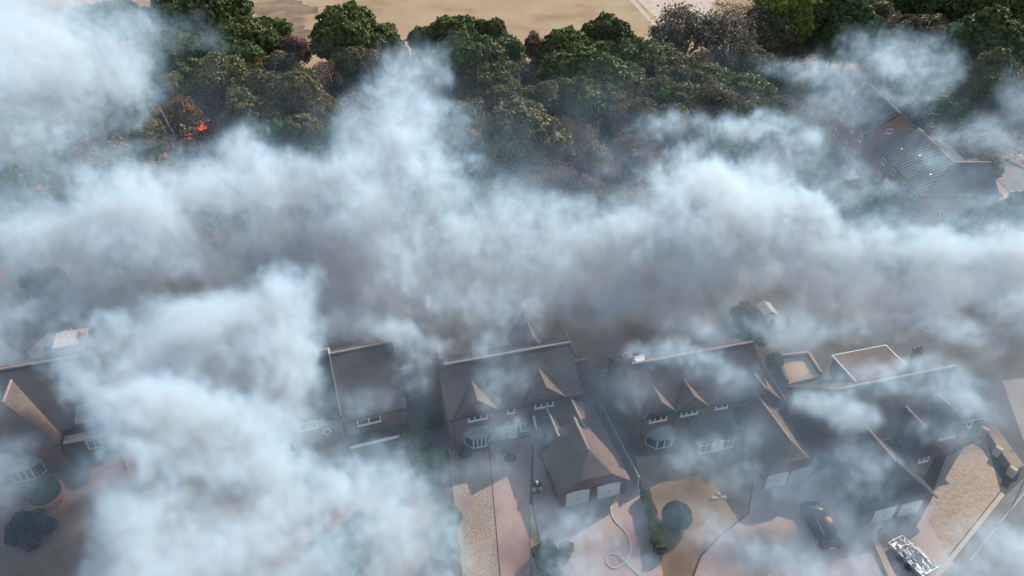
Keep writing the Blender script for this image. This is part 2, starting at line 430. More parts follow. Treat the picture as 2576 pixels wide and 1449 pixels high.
def block(parent, x0, x1, y0, y1, ez, rz, axis='x', h0=0., h1=0., f0=1., f1=1., wall='brick', tile='tile', over=.28, ribs=0., hips=True, gut=True, z0=0.):
    """walls + roof + ridge of one rectangular wing"""
    ww = MB()
    # walls with gable tops
    sl, r = roof_polys(x0, x1, y0, y1, ez, rz, axis, h0, h1, f0, f1)
    t = .16
    if axis == 'x':
        ym = (y0+y1)/2
        def prof(xa, h, f):
            pts = [(xa, y0, ez-t), (xa, y1, ez-t)]
            if h and f >= 1: return pts
            if h:
                hz = rz - (rz-ez)*f
                return pts + [(xa, ym+(y1-ym)*f, hz-t), (xa, ym+(y0-ym)*f, hz-t)]
            return pts + [(xa, ym, rz-t)]
    else:
        xm = (x0+x1)/2
        def prof(ya, h, f):
            pts = [(x0, ya, ez-t), (x1, ya, ez-t)]
            if h and f >= 1: return pts
            if h:
                hz = rz - (rz-ez)*f
                return pts + [(xm+(x1-xm)*f, ya, hz-t), (xm+(x0-xm)*f, ya, hz-t)]
            return pts + [(xm, ya, rz-t)]
    ww.box(x0, x1, y0, y1, z0, ez-t)
    th = .24
    for e, (h, f) in enumerate(((h0, f0), (h1, f1))):
        a = (x0, x1)[e] if axis == 'x' else (y0, y1)[e]
        pr = prof(a, h, f)
        if len(pr) > 2:
            d = th if e == 0 else -th
            off = Vector((d,0,0)) if axis == 'x' else Vector((0,d,0))
            n = len(pr); vs = [Vector(p) for p in pr] + [Vector(p)+off for p in pr]
            fs = [tuple(range(n)), tuple(reversed(range(n,2*n)))] + [(i, i+n, (i+1)%n+n, (i+1)%n) for i in range(n)]
            ww.add(vs, fs)
    wo = ww.build('wall', M[wall], parent)
    # roof, grown outwards to make eaves
    if axis == 'x':
        k = (rz-ez)/((y1-y0)/2)
        X0, X1, Y0, Y1 = x0-over*(1 if h0 else .6), x1+over*(1 if h1 else .6), y0-over, y1+over
    else:
        k = (rz-ez)/((x1-x0)/2)
        X0, X1, Y0, Y1 = x0-over, x1+over, y0-over*(1 if h0 else .6), y1+over*(1 if h1 else .6)
    ez2 = ez - k*over
    sl, r = roof_polys(X0, X1, Y0, Y1, ez2, rz, axis, h0+(over if h0 else 0), h1+(over if h1 else 0), f0, f1)
    rb = MB()
    for q in sl: rb.slab(q, t)
    nf0 = len(rb.f)
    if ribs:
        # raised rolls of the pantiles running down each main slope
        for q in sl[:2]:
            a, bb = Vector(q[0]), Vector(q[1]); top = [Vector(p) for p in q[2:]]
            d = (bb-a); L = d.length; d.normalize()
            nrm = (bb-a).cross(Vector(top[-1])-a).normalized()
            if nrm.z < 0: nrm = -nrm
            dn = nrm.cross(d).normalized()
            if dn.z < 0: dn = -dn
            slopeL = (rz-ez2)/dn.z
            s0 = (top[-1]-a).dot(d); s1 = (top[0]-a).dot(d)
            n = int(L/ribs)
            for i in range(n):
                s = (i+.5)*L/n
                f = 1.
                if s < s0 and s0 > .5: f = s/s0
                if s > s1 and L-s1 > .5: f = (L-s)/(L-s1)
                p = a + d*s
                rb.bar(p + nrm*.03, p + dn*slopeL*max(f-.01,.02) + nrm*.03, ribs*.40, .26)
    ro = rb.build('roof', M[tile], parent)
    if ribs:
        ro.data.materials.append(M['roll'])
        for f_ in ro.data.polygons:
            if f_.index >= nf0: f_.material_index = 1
    rr = MB()
    rr.tube([Vector(r[0])+Vector((0,0,.02)), Vector(r[1])+Vector((0,0,.02))], .13, 6)
    rr.build('ridge_tiles', M['ridge'], ro)
    if gut:
        if axis == 'x':
            MB().box(X0, X1, Y0-.12, Y0-.003, ez2-.2, ez2-.07).build('gutter', M['gutter'], parent)
        else:
            for a_ in (X0-.12, X1+.003): MB().box(a_, a_+.117, Y0, Y1, ez2-.2, ez2-.07).build('gutter', M['gutter'], parent)
    return wo, ro

def downpipe(parent, x, y, z1, z0=0.1):
    MB().tube([(x,y,z0),(x,y,z1)], .055, 8).build('downpipe', M['gutter'], parent)

def chimney(parent, x, y, z0, z1, wx=.9, wy=.6, pots=2):
    c = MB(); c.box(x-wx/2, x+wx/2, y-wy/2, y+wy/2, z0, z1); c.box(x-wx/2-.06, x+wx/2+.06, y-wy/2-.06, y+wy/2+.06, z1, z1+.14)
    co = c.build('chimney', M['brick'], parent)
    for i in range(pots):
        px = x + (i-(pots-1)/2)*.42
        MB().lathe((px, y, z1+.13), [(.15,0),(.13,.1),(.12,.4),(.16,.44),(.16,.5),(.10,.5)], 12).build('chimney_pot', M['chimneypot'], co)
    return co

def dormer_gable(parent, x, y_wall, half, ez, pz, back):
    """small gable rising from the front wall, its ridge running back into the main roof"""
    wb = MB()
    vs = [(x-half, y_wall-.03, ez-.4),(x+half, y_wall-.03, ez-.4),(x, y_wall-.03, pz-.18),(x-half, y_wall+.25, ez-.4),(x+half, y_wall+.25, ez-.4),(x, y_wall+.25, pz-.18)]
    wb.add(vs, [(0,1,2),(5,4,3),(0,3,4,1),(1,4,5,2),(2,5,3,0)])
    g = wb.build('gable', M['brick'], parent)
    rb = MB(); o = .3
    k = (pz-ez)/half
    yf = y_wall - .3
    for s in (-1, 1):
        e = (x+s*(half+o), yf, ez-k*o)
        bk = (x+s*(half+o), y_wall+.2, ez-k*o)
        rdg = (x, yf, pz); rdb = (x, back, pz)
        q = [e, rdg, rdb, bk] if s < 0 else [e, bk, rdb, rdg]
        rb.slab(q if s > 0 else list(reversed(q))[::-1], .12)
    r = rb.build('dormer_roof', M['tilebrown'], g)
    return g

def bay(parent, x, wd, z, ht, y=0., proj=.8, n=3, roof='lead', ztop=None):
    """canted bay window with a hipped lead roof and a brick plinth"""
    c = proj * .9
    pts = [(x-wd/2, y), (x-wd/2+c, y-proj), (x+wd/2-c, y-proj), (x+wd/2, y)]
    b = MB(); b.prism([pts[0], pts[1], pts[2], pts[3]], 0, z); root = b.build('bay_window', M['brick'], parent)
    fr = MB(); gl = MB()
    for i in range(3):
        a, d = Vector((pts[i][0], pts[i][1], 0)), Vector((pts[i+1][0], pts[i+1][1], 0))
        L = (d-a).length; ang = math.atan2(d.y-a.y, d.x-a.x)
        mm = Matrix.Translation((a.x, a.y, z)) @ Matrix.Rotation(ang, 4, 'Z')
        fr.m = mm; gl.m = mm
        fr.box(0, L, -.05, .06, 0, .1); fr.box(0, L, -.05, .06, ht-.1, ht)
        k = n-1 if i == 1 else 1
        for j in range(k+1):
            q = L*j/k
            fr.box(max(q-.06, 0), min(q+.06, L), -.045, .055, .1, ht-.1)
        gl.box(.02, L-.02, -.01, .02, .05, ht-.05)
    fr.build('frame', M['white'], root); gl.build('pane', M['glass'], root)
    s = MB(); e = .14; zt = z+ht
    o = [(x-wd/2-e, y, zt), (x-wd/2+c-e*.4, y-proj-e, zt), (x+wd/2-c+e*.4, y-proj-e, zt), (x+wd/2+e, y, zt)]
    ztp = zt + (ztop or .7)
    a, d = (x-wd/2+c, y, ztp), (x+wd/2-c, y, ztp)
    s.add([*o, a, d, *[(p[0], p[1], p[2]-.12) for p in o]], [(1,2,5,4),(0,1,4),(2,3,5),(0,6,7,1),(1,7,8,2),(2,8,9,3),(6,9,8,7),(0,4,5,3,9,6)])
    s.build('bay_roof', M[roof], root)
    return root

def garage_door(parent, x, y, wd, ht):
    """pale up-and-over door with an arched head and ribs"""
    b = MB(); n = 8
    top = [(wd/2 - wd*i/n, ht-.14 + .14*math.sin(math.pi*i/n)) for i in range(n+1)]
    poly = [(-wd/2, .02), (wd/2, .02)] + top
    k = len(poly)
    b.add([(x+p[0], y-.05, p[1]) for p in poly] + [(x+p[0], y+.05, p[1]) for p in poly],
          [tuple(range(k)), tuple(reversed(range(k, 2*k)))] + [(i, i+k, (i+1)%k+k, (i+1)%k) for i in range(k)])
    for i in range(1, 9):
        q = x - wd/2 + wd*i/9
        b.box(q-.02, q+.02, y-.065, y-.049, .06, ht-.2)
    o = b.build('garage_door', M['door'], parent)
    MB().box(x-.1, x+.1, y-.1, y-.066, .9, .97).build('handle', M['gutter'], o)
    return o

def aerial(parent, x, y, z, ht=1.6, ang=20):
    b = MB(); b.m = Matrix.Translation((x,y,z)) @ Matrix.Rotation(R(ang),4,'Z')
    b.tube([(0,0,0),(0,0,ht)], .025, 6); b.bar((-.7,0,ht),(.7,0,ht), .03)
    for i in range(5):
        q = -.65+i*.26; L = .22+.03*i
        b.bar((q,-L,ht+.03),(q,L,ht+.03), .018)
    b.bar((.7,-.35,ht-.25),(.7,.35,ht-.25),.04); b.bar((.7,-.35,ht+.25),(.7,.35,ht+.25),.04); b.bar((.7,0,ht-.25),(.7,0,ht+.25),.03)
    return b.build('tv_aerial', M['concrete'], parent)

def skylight(parent, c, yaw, tilt, w_=.8, h_=1.1):
    b = MB(); b.m = Matrix.Translation(c) @ Matrix.Rotation(R(yaw),4,'Z') @ Matrix.Rotation(R(tilt),4,'X')
    b.box(-w_/2, w_/2, -h_/2, -h_/2+.08, 0, .1); b.box(-w_/2, w_/2, h_/2-.08, h_/2, 0, .1)
    b.box(-w_/2, -w_/2+.08, -h_/2+.08, h_/2-.08, 0, .1); b.box(w_/2-.08, w_/2, -h_/2+.08, h_/2-.08, 0, .1)
    o = b.build('skylight', M['silver'], parent)
    g = MB(); g.m = b.m; g.box(-w_/2+.05, w_/2-.05, -h_/2+.05, h_/2-.05, .02, .06); g.build('pane', M['glass'], o)
    return o

# ------------------------------------------------------------------ house in the middle with two gables
def roofline(parent, x, y, z, n, step, ang=0): pass

O3, Y3 = (-6.5, 52.2), 15.0
h3 = thing('detached_house', 'brick house with two front gables and a half-hipped double garage, left of the topiary lawn', 'house', (*O3, 0), Y3, 'brick houses along the street')
block(h3, 0.1, 14.2, 0, 9.0, 5.2, 8.15)
chimney(h3, .25, 4.6, 6, 9.3, .7, .9, 2)
dormer_gable(h3, 3.1, 0, 1.85, 5.35, 7.0, 3.4)
dormer_gable(h3, 10.3, 0, 1.85, 5.35, 7.0, 3.4)
window(h3, 3.1, 3.95, 2.0, 1.05, 3, y=-.04)
window(h3, 10.2, 3.95, 2.0, 1.05, 3, y=-.04)
window(h3, 6.6, 3.95, .75, 1.05, 1)
bay(h3, 3.0, 2.9, .7, 1.5, 0, .9, 4)
window(h3, 8.2, .9, 1.2, 1.2, 2)
downpipe(h3, .55, -.1, 4.8); downpipe(h3, 13.8, -.1, 4.8)
b = MB(); b.box(6.3,7.3,-.06,.02,.02,2.1); dd = b.build('front_door', M['white'], h3); MB().bar((6.5,-.1,1.0),(6.6,-.1,1.0),.05).build('handle', M['gutter'], dd)
# porch canopy
b = MB(); b.slab([(8.9,-2.4,2.5),(11.3,-2.4,2.5),(11.3,-.02,2.9),(8.9,-.02,2.9)], .12); b.build('porch_canopy', M['white'], h3)
# lower side wing on the right
block(h3, 14.25, 16.2, 1.2, 6.6, 4.0, 5.9, 'x', wall='brick', tile='tile', over=.2)
# rear wing with its own gable
block(h3, 9.4, 12.6, 6.6, 11.0, 5.2, 7.9, 'y', tile='tilebrown', gut=False)
# garage wing reaching forward
block(h3, 8.9, 15.7, -9.8, -3.6, 2.4, 5.2, 'y', h0=2.0, f0=.45, tile='tilebrown')
block(h3, 10.6, 15.6, -4.4, -.05, 2.5, 4.6, 'y', tile='tilebrown', gut=False)
block(h3, 8.7, 12.2, -4.2, -.06, 2.4, 3.9, 'y', tile='tile', gut=False)
garage_door(h3, 10.7, -9.8, 2.35, 2.05); garage_door(h3, 13.9, -9.8, 2.35, 2.05)
MB().box(12.2,12.4,-9.95,-9.81,1.9,2.15).build('wall_lamp', M['gutter'], h3)
# ------------------------------------------------------------------ house to its right
O4, Y4 = (12.2, 51.8), 14.5
h4 = thing('detached_house', 'brick house with a glazed white porch and wide bay, left of the long fence', 'house', (*O4, 0), Y4, 'brick houses along the street')
block(h4, .9, 15.2, .3, 9.3, 5.2, 8.15)
chimney(h4, .9, 4.9, 6, 9.2, .9, .7, 2)
dormer_gable(h4, 3.0, .3, 1.5, 5.35, 6.8, 3.4)
dormer_gable(h4, 6.5, .3, 1.5, 5.35, 6.8, 3.4)
window(h4, 2.9, 3.95, 1.9, 1.05, 3, y=.26)
window(h4, 6.4, 3.95, 1.9, 1.05, 3, y=.26)
window(h4, 10.1, 3.95, 1.4, 1.0, 2, y=.28)
bay(h4, 3.6, 3.3, .7, 1.4, .3, .95, 3, ztop=.8)
downpipe(h4, 1.2, .2, 4.8); downpipe(h4, 4.8, .2, 4.8)
# glazed porch under a lean-to roof
b = MB(); b.box(6.6, 11.0, -2.0, .28, 0, 2.35); b.build('porch_wall', M['brick'], h4)
b = MB(); b.slab([(6.2,-2.4,2.4),(11.2,-2.4,2.4),(11.2,.28,3.9),(6.2,.28,3.9)], .14); b.build('porch_roof', M['tile'], h4)
w1 = window(h4, 7.7, .35, 1.5, 1.75, 2, y=-2.04, transom=True)
b = MB(); b.box(8.5,9.5,-2.1,-1.98,.05,2.15); dr = b.build('front_door', M['white'], h4)
MB().box(8.8,9.2,-2.13,-2.101,1.1,1.8).build('pane', M['glass'], dr); MB().bar((9.35,-2.16,1.0),(9.35,-2.16,1.2),.04).build('handle', M['gutter'], dr)
w2 = window(h4, 10.2, .35, 1.3, 1.75, 2, y=-2.04, transom=True)
# garage wing
block(h4, 11.1, 16.9, -7.6, -.1, 2.4, 5.0, 'y', h0=1.2, f0=.4, tile='tilebrown')
garage_door(h4, 12.6, -7.6, 2.3, 2.05); garage_door(h4, 15.2, -7.6, 2.3, 2.05)
block(h4, 12.4, 16.6, -.09, 4.2, 4.2, 6.2, 'y', tile='tilebrown', gut=False)
# skylights standing open on the rear slope
for k, (xx, yy) in enumerate(((2.6,5.4),(3.1,6.6))):
    b = MB(); b.slab([(xx-.45,yy-.35,8.1-(yy-5.4)*.66),(xx+.45,yy-.35,8.15-(yy-5.4)*.66),(xx+.6,yy+.1,8.2-(yy-5.4)*.66),(xx-.6,yy+.1,8.1-(yy-5.4)*.66)], .05); b.build('skylight', M['white'], h4)

# ------------------------------------------------------------------ large house on the right
O5, Y5 = (31.0, 51.0), 14.5
h5 = thing('detached_house', 'largest house, its long ridge above projecting wings, beside the sandy patio', 'house', (*O5, 0), Y5, 'brick houses along the street')
block(h5, .4, 17.2, -2.2, 6.2, 4.6, 7.7, 'x', h0=1.9, h1=1.0)
block(h5, .1, 7.4, -8.3, -1.6, 2.4, 5.6, 'y', h0=2.2, f0=.8)
block(h5, 7.6, 10.4, -4.6, -.6, 4.0, 6.0, 'y', h0=1.2)
block(h5, 11.2, 14.8, -3.0, -.3, 4.2, 6.4, 'y', h0=1.2)
# flat-topped rear dormer with a pale edge
b = MB(); b.box(5.6, 12.0, 3.2, 7.2, 4.5, 6.85); b.build('rear_dormer', M['brick'], h5)
b = MB(); b.box(5.5, 12.1, 3.1, 7.3, 6.85, 6.98); rd = b.build('flat_roof', M['tilebrown'], h5)
b = MB(); b.box(5.4,12.2,7.3,7.36,6.84,7.02); b.box(5.44,5.5,3.1,7.3,6.84,7.02); b.box(12.1,12.16,3.1,7.3,6.84,7.02); b.build('edge_trim', M['white'], rd)
chimney(h5, 12.9, 4.0, 5.5, 8.9, .8, .6, 2)
aerial(h5, 12.8, 4.6, 8.4, 2.2, 20)
window(h5, 12.9, 3.0, 1.8, 1.1, 3, y=-3.02); window(h5, 9.0, 2.4, 1.2, 1.0, 2, y=-4.62)
window(h5, 15.9, 2.9, 1.3, 1.1, 2, y=-2.22)
garage_door(h5, 2.3, -8.3, 2.3, 2.0); garage_door(h5, 5.2, -8.3, 2.3, 2.0)
downpipe(h5, 16.8, -2.3, 4.2)

# ------------------------------------------------------------------ pair of houses in the smoke, left of the middle
O1, Y1 = (-27.5, 49.5), 18.0
h1 = thing('semi_detached_house', 'smoke covered house with two low dormer windows and a round porthole window', 'house', (*O1, 0), Y1, 'brick houses along the street')
block(h1, 0.5, 10.55, 0.2, 11.8, 5.0, 8.75)
for xx in (2.7, 7.2):
    b = MB(); b.box(xx-1.1, xx+1.1, -.02, 1.6, 3.6, 5.35); b.build('dormer', M['tile'], h1)
    window(h1, xx, 3.95, 1.9, 1.0, 2, y=-.05, transom=True)
b = MB(); b.slab([(10.5,-.1,4.95),(10.72,-.1,4.95),(10.72,6.0,8.92),(10.5,6.0,8.92)], .1); b.build('verge', M['white'], h1)
b = MB(); b.m = Matrix.Translation((8.9,.16,2.8)) @ Matrix.Rotation(R(90),4,'X')
b.lathe((0,0,0), [(.45,-.05),(.45,.06),(.3,.07)], 8); ph = b.build('porthole_window', M['white'], h1)
b2 = MB(); b2.m = b.m; b2.lathe((0,0,0), [(.29,.0),(.29,.085)], 8); b2.build('pane', M['glass'], ph)
downpipe(h1, 10.2, .1, 4.6); window(h1, 4.5, .9, 2.2, 1.3, 3, y=.17)
chimney(h1, 9.4, 6.6, 7.5, 10.2, .9, .7, 2)
h2 = thing('semi_detached_house', 'half hidden house with a cross-barred window above a long pale fascia', 'house', frame_xy(O1, Y1, 10.8, -.9), Y1, 'brick houses along the street')
block(h2, 0.0, 6.2, 0, 11.9, 5.2, 8.85)
window(h2, 2.4, 3.7, 2.4, 1.25, 2, y=-.02, transom=True)
b = MB(); b.box(.1, 5.7, -1.6, -.02, 2.45, 2.6); b.build('canopy', M['tile'], h2)
b = MB(); b.box(.05, 5.75, -1.72, -1.6, 2.4, 2.72); b.box(5.7,5.8,-1.72,-1.6,.0,2.4); b.build('fascia', M['white'], h2)
window(h2, 2.6, .8, 2.6, 1.3, 3, y=-.02)
block(h2, 6.25, 8.6, 3.0, 9.0, 3.0, 4.6, 'x', over=.15)

# ------------------------------------------------------------------ house at the far left
O0, Y0_ = (-50.5, 49.5), 16.0
h0 = thing('detached_house', 'leftmost house with a hipped front wing and bay window, a pale strip along its eaves', 'house', (*O0, 0), Y0_, 'brick houses along the street')
block(h0, -6.0, 10.6, .3, 12.4, 4.6, 8.5, 'x', h1=1.0)
block(h0, -3.2, 5.2, -1.3, 5.0, 4.4, 7.8, 'y', h0=3.2, tile='tilebrown')
bay(h0, 1.4, 3.4, .7, 1.6, -1.3, .9, 4, ztop=.8)
b = MB(); b.slab([(5.5,-.95,3.55),(9.9,-.95,3.55),(9.9,-.1,3.75),(5.5,-.1,3.75)], .14); b.build('eaves_strip', M['stonestrip'], h0)
block(h0, 7.2, 12.4, 9.0, 13.8, 3.6, 6.2, 'y', tile='tilebrown', gut=False)
chimney(h0, 7.6, 8.2, 7, 9.6, .7, .7, 1)
window(h0, 7.6, 1.0, 1.4, 1.2, 2, y=.27)
b = MB(); b.slab([(6.9,-.2,5.15),(8.7,-.2,5.15),(8.1,1.2,6.35),(7.2,1.2,6.35)], .1); b.build('dormer_roof', M['lead'], h0)
b = MB(); b.box(4.0, 7.0, 9.6, 12.2, 4.5, 7.6); b.build('rear_block', M['brick'], h0); b = MB(); b.box(3.9,7.1,9.5,12.3,7.6,7.75); b.build('flat_roof', M['stonestrip'], h0)
aerial(h0, 6.4, 8.0, 8.6, 2.0, 10)
# pavilion with a pale faceted roof behind it
pp = frame_xy(O0, Y0_, 2.0, 15.4)
pv = thing('garden_pavilion', 'pale six-sided pavilion roof with a skylight behind the leftmost house', 'pavilion', pp, 16)
b = MB(); b.lathe((0,0,0), [(2.9,0),(2.9,3.4)], 6); b.build('wall', M['brick'], pv)
b = MB(); b.lathe((0,0,3.4), [(3.3,-.05),(3.3,0.1),(.12,1.9)], 6); rf = b.build('roof', M['stonestrip'], pv)
skylight(pv, (-.1,-1.5,4.45), 0, 30, 1.6, .7)

# ------------------------------------------------------------------ red brick flats among the trees (ridge runs away from the street)
h6 = thing('brick_building', 'tall red brick building with ribbed pantile roofs stepping down at an angle among the trees', 'building', (61.0, 96.2, 0), 90)
# local x runs away from the camera (+Y), local y to the left (-X)
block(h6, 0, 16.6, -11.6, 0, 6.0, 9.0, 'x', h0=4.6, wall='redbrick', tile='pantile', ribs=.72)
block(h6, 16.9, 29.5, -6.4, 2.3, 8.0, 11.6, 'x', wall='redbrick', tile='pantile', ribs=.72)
block(h6, -.1, 9.3, -11.2, -6.0, 5.9, 9.02, 'y', wall='redbrick', tile='tile', gut=False)
# windows on the street-left face (outer face looks along +y local = -X)
def side_win(x, y, z, wd, ht, l=2):
    window(h6, x, z, wd, ht, l, y=y, ang=180, transom=True)
for x in (1.9, 5.2, 9.6, 13.4): side_win(x, .02, 4.3, 1.2, 1.4)
for x in (1.9, 6.0, 13.4): side_win(x, .02, 1.3, 1.2, 1.4)
side_win(9.8, .02, .6, 2.4, 2.2, 2)
for x in (18.6, 22.4, 27.0): side_win(x, 2.32, 5.9, 1.2, 1.4)
for x in (19.0, 23.0, 28.0): side_win(x, 2.32, 2.4, 1.2, 1.4)
window(h6, 16.86, 8.1, 1.0, .8, 2, y=-1.2, ang=-90)
window(h6, -.02, 2.0, 1.1, 1.3, 2, y=-3.6, ang=-90); window(h6, -.12, 4.2, 1.3, .9, 2, y=-10.2, ang=-90); window(h6, -.12, 1.4, 1.3, 1.1, 2, y=-8.2, ang=-90)
chimney(h6, 15.2, -6.6, 8, 10.0, .8, .8, 2)
aerial(h6, 16.2, -7.2, 8.6, 3.2, 60)
for k, (x, y, z) in enumerate(((3.5,-2.2,7.3),(9,-2.9,7.7),(12.6,-1.8,7.1),(22,.2,9.6))): MB().box(x-.12,x+.12,y-.12,y+.12,z-.1,z+.3).build('roof_vent', M['silver'], h6)

p7 = at(2590, 318)
h7 = thing('detached_house', 'house with a pale window at the right edge behind drifting smoke above the side street', 'house', (p7.x, p7.y, 0), 60, 'brick houses along the street')
block(h7, 0, 13, 0, 8, 5.2, 8.6, 'x')
for x in (2.5, 7, 11): window(h7, x, 3.7, 1.6, 1.2, 2, y=-.02, transom=True)
window(h7, 4.0, 4.0, 1.6, 1.2, 2, y=8.02, ang=180)
b = MB(); 

# ------------------------------------------------------------------ fences and walls
def fence(name, label, cat, pts, h, material, th=.08, post=2.0, cap=None, group=None):
    p0 = Vector((pts[0][0], pts[0][1], 0))
    t = thing(name, label, cat, p0, 0, group)
    b = MB(); po = MB()
    for i in range(len(pts)-1):
        a = Vector((pts[i][0], pts[i][1], 0))-p0; d = Vector((pts[i+1][0], pts[i+1][1], 0))-p0
        L = (d-a).length; n = max(1, int(L/post)); u = (d-a)/n
        for k in range(n):
            q0, q1 = a+u*k, a+u*(k+1); e = u.normalized()*.07
            b.bar(q0+e+Vector((0,0,h/2)), q1-e+Vector((0,0,h/2)), th, h)
            po.bar(q0+Vector((0,0,0)), q0+Vector((0,0,h+.12)), .13)
            if cap: b.bar(q0+e+Vector((0,0,h+.03)), q1-e+Vector((0,0,h+.03)), cap, .055)
        po.bar(d, d+Vector((0,0,h+.12)), .13)
    b.build('panel', M[material], t); po.build('post', M['concrete'], t)
    return t
f1 = [tuple(at(1500,1000,1.8))[:2], tuple(at(1600,1245,1.8))[:2]]
fence('garden_fence', 'dark close-boarded fence with pale posts between the middle garage and the topiary lawn', 'fence', [at(1425,840,1.8), at(1497,990,1.8), at(1608,1200,1.8)], 1.8, 'fence', cap=.14)
fence('garden_fence', 'long pale-topped fence on the right of the glazed porch house running down to its drive', 'fence', [at(1905,890,1.8), at(1985,1018,1.8), at(2070,1150,1.6), at(2148,1255,1.5)], 1.7, 'fence', cap=.16)
fence('picket_gate', 'pale upright picket gate beside the chimney of the house with the wide bay', 'gate', [at(1512,938,1), at(1540,930,1)], 1.2, 'white', post=.25)
def walls(name, label, cat, pts, h, th, material, piers=(), capm='stonestrip'):
    p0 = Vector((pts[0][0], pts[0][1], 0)); t = thing(name, label, cat, p0)
    b = MB(); c = MB()
    for i in range(len(pts)-1):
        a = Vector((pts[i][0], pts[i][1], h/2))-p0; d = Vector((pts[i+1][0], pts[i+1][1], h/2))-p0
        b.bar(a, d, th, h); c.bar(a+Vector((0,0,h/2+.03)), d+Vector((0,0,h/2+.03)), th+.08, .055)
    b.build('wall', M[material], t); c.build('coping', M[capm], t)
    for q in piers:
        p = Vector((q[0], q[1], 0))-p0
        MB().box(p.x-.22,p.x+.22,p.y-.22,p.y+.22,0,h+.25).build('pier', M['brick'], t)
        MB().lathe((p.x,p.y,h+.25), [(.36,0),(.36,.1),(.1,.22)], 4).build('pier_cap', M['stonestrip'], t)
    return t
walls('boundary_wall', 'short pink coped brick pier wall at the end of the long fence behind the dark car', 'wall', [at(2143,1257,.9), at(2180,1247,.9)], .9, .3, 'brick')
walls('kerb_wall', 'low pale wall running off the bottom edge between the dark car and the loaded trailer', 'wall', [at(2176,1322,.3), at(2196,1345,.3), at(2252,1470,.3)], .3, .55, 'stonestrip')
# raised bed with brick face and capped piers at the right edge
q = [at(2495,1056,1.0), at(2478,1078,1.0), at(2552,1183,1.0), at(2578,1172,1.0)]
rb_ = thing('raised_bed', 'long raised brick planting bed with pale caps at the right edge beside the patio', 'planter', (q[1].x, q[1].y, 0))
o_ = Vector((q[1].x, q[1].y, 0))
b = MB(); b.prism([((p-o_).x,(p-o_).y) for p in (q[1],q[2],q[3],q[0])], 0, .95); b.build('brick_face', M['brick'], rb_)
b = MB(); b.prism([((p-o_).x*.98+.02,(p-o_).y*.98-.02) for p in (q[1],q[2],q[3],q[0])], .951, .99); b.build('soil', M['scrub'], rb_)
for t_ in (.02,.5,.97):
    p = (q[1]-o_).lerp(q[2]-o_, t_)
    b = MB(); b.m = Matrix.Translation((p.x,p.y,0)) @ Matrix.Rotation(R(-60),4,'Z'); b.box(-.35,.35,-.2,.2,0,1.15); b.build('cap', M['stonestrip'], rb_)

# cream terrace, its low walls and gate
tp = [frame_xy(O5, Y5, 3.7, 10.6), frame_xy(O5, Y5, 8.2, 10.8), frame_xy(O5, Y5, 8.8, 14.4), frame_xy(O5, Y5, 4.6, 14.8)]
sheet('cream_terrace', [(p.x, p.y) for p in tp], .1, M['cream'], True, th=.1)
walls('terrace_wall', 'low brick wall with pale coping round the cream terrace', 'wall', [tp[0], tp[3], tp[2], tp[1]], .7, .25, 'brick', piers=[tp[3]])
p = at(1922, 806)
sh = thing('garden_shed', 'small pale pitched shed standing alone in the smoke above the long fence', 'shed', (p.x, p.y, 0), 10)
b = MB(); b.box(-.8,.8,-1.0,1.0,0,1.9); b.build('wall', M['fence'], sh)
b = MB(); b.slab([(-1.0,-1.15,1.85),(0,-1.15,2.35),(0,1.15,2.35),(-1.0,1.15,1.85)][::-1], .06); b.slab([(1.0,-1.15,1.85),(1.0,1.15,1.85),(0,1.15,2.35),(0,-1.15,2.35)], .06); b.build('roof', M['concrete'], sh)
b = MB(); b.box(-.35,.35,-1.04,-1.001,.05,1.75); b.build('door', M['white'], sh)

# ------------------------------------------------------------------ vegetation
def quads_mesh(name, c, nrm, size, seed, m0, aspect=1.0):
    """many small leaf sprays: one bent quad each"""
    g = np.random.default_rng(seed)
    n = len(c)
    nrm = nrm / np.linalg.norm(nrm, axis=1, keepdims=True)
    r = g.standard_normal((n, 3)); t = np.cross(nrm, r); t /= np.linalg.norm(t, axis=1, keepdims=True) + 1e-9
    b = np.cross(nrm, t)
    s = (size * g.uniform(.6, 1.35, n))[:, None]
    k = g.uniform(-.35, .35, (n, 1))
    v = np.empty((n, 4, 3))
    v[:, 0] = c - t*s - b*s*.35*aspect
    v[:, 1] = c + t*s*g.uniform(-.2,.3,(n,1)) - b*s*.75*aspect + nrm*s*k
    v[:, 2] = c + t*s + b*s*.25*aspect
    v[:, 3] = c - t*s*g.uniform(-.3,.3,(n,1)) + b*s*.8*aspect - nrm*s*k
    me = bpy.data.meshes.new(name)
    me.vertices.add(4*n); me.vertices.foreach_set('co', v.reshape(-1).astype('f4'))
    me.loops.add(4*n); me.loops.foreach_set('vertex_index', np.arange(4*n, dtype='i4'))
    me.polygons.add(n); me.polygons.foreach_set('loop_start', np.arange(0, 4*n, 4, dtype='i4'))
    me.update(calc_edges=True)
    me.materials.append(m0)
    return me

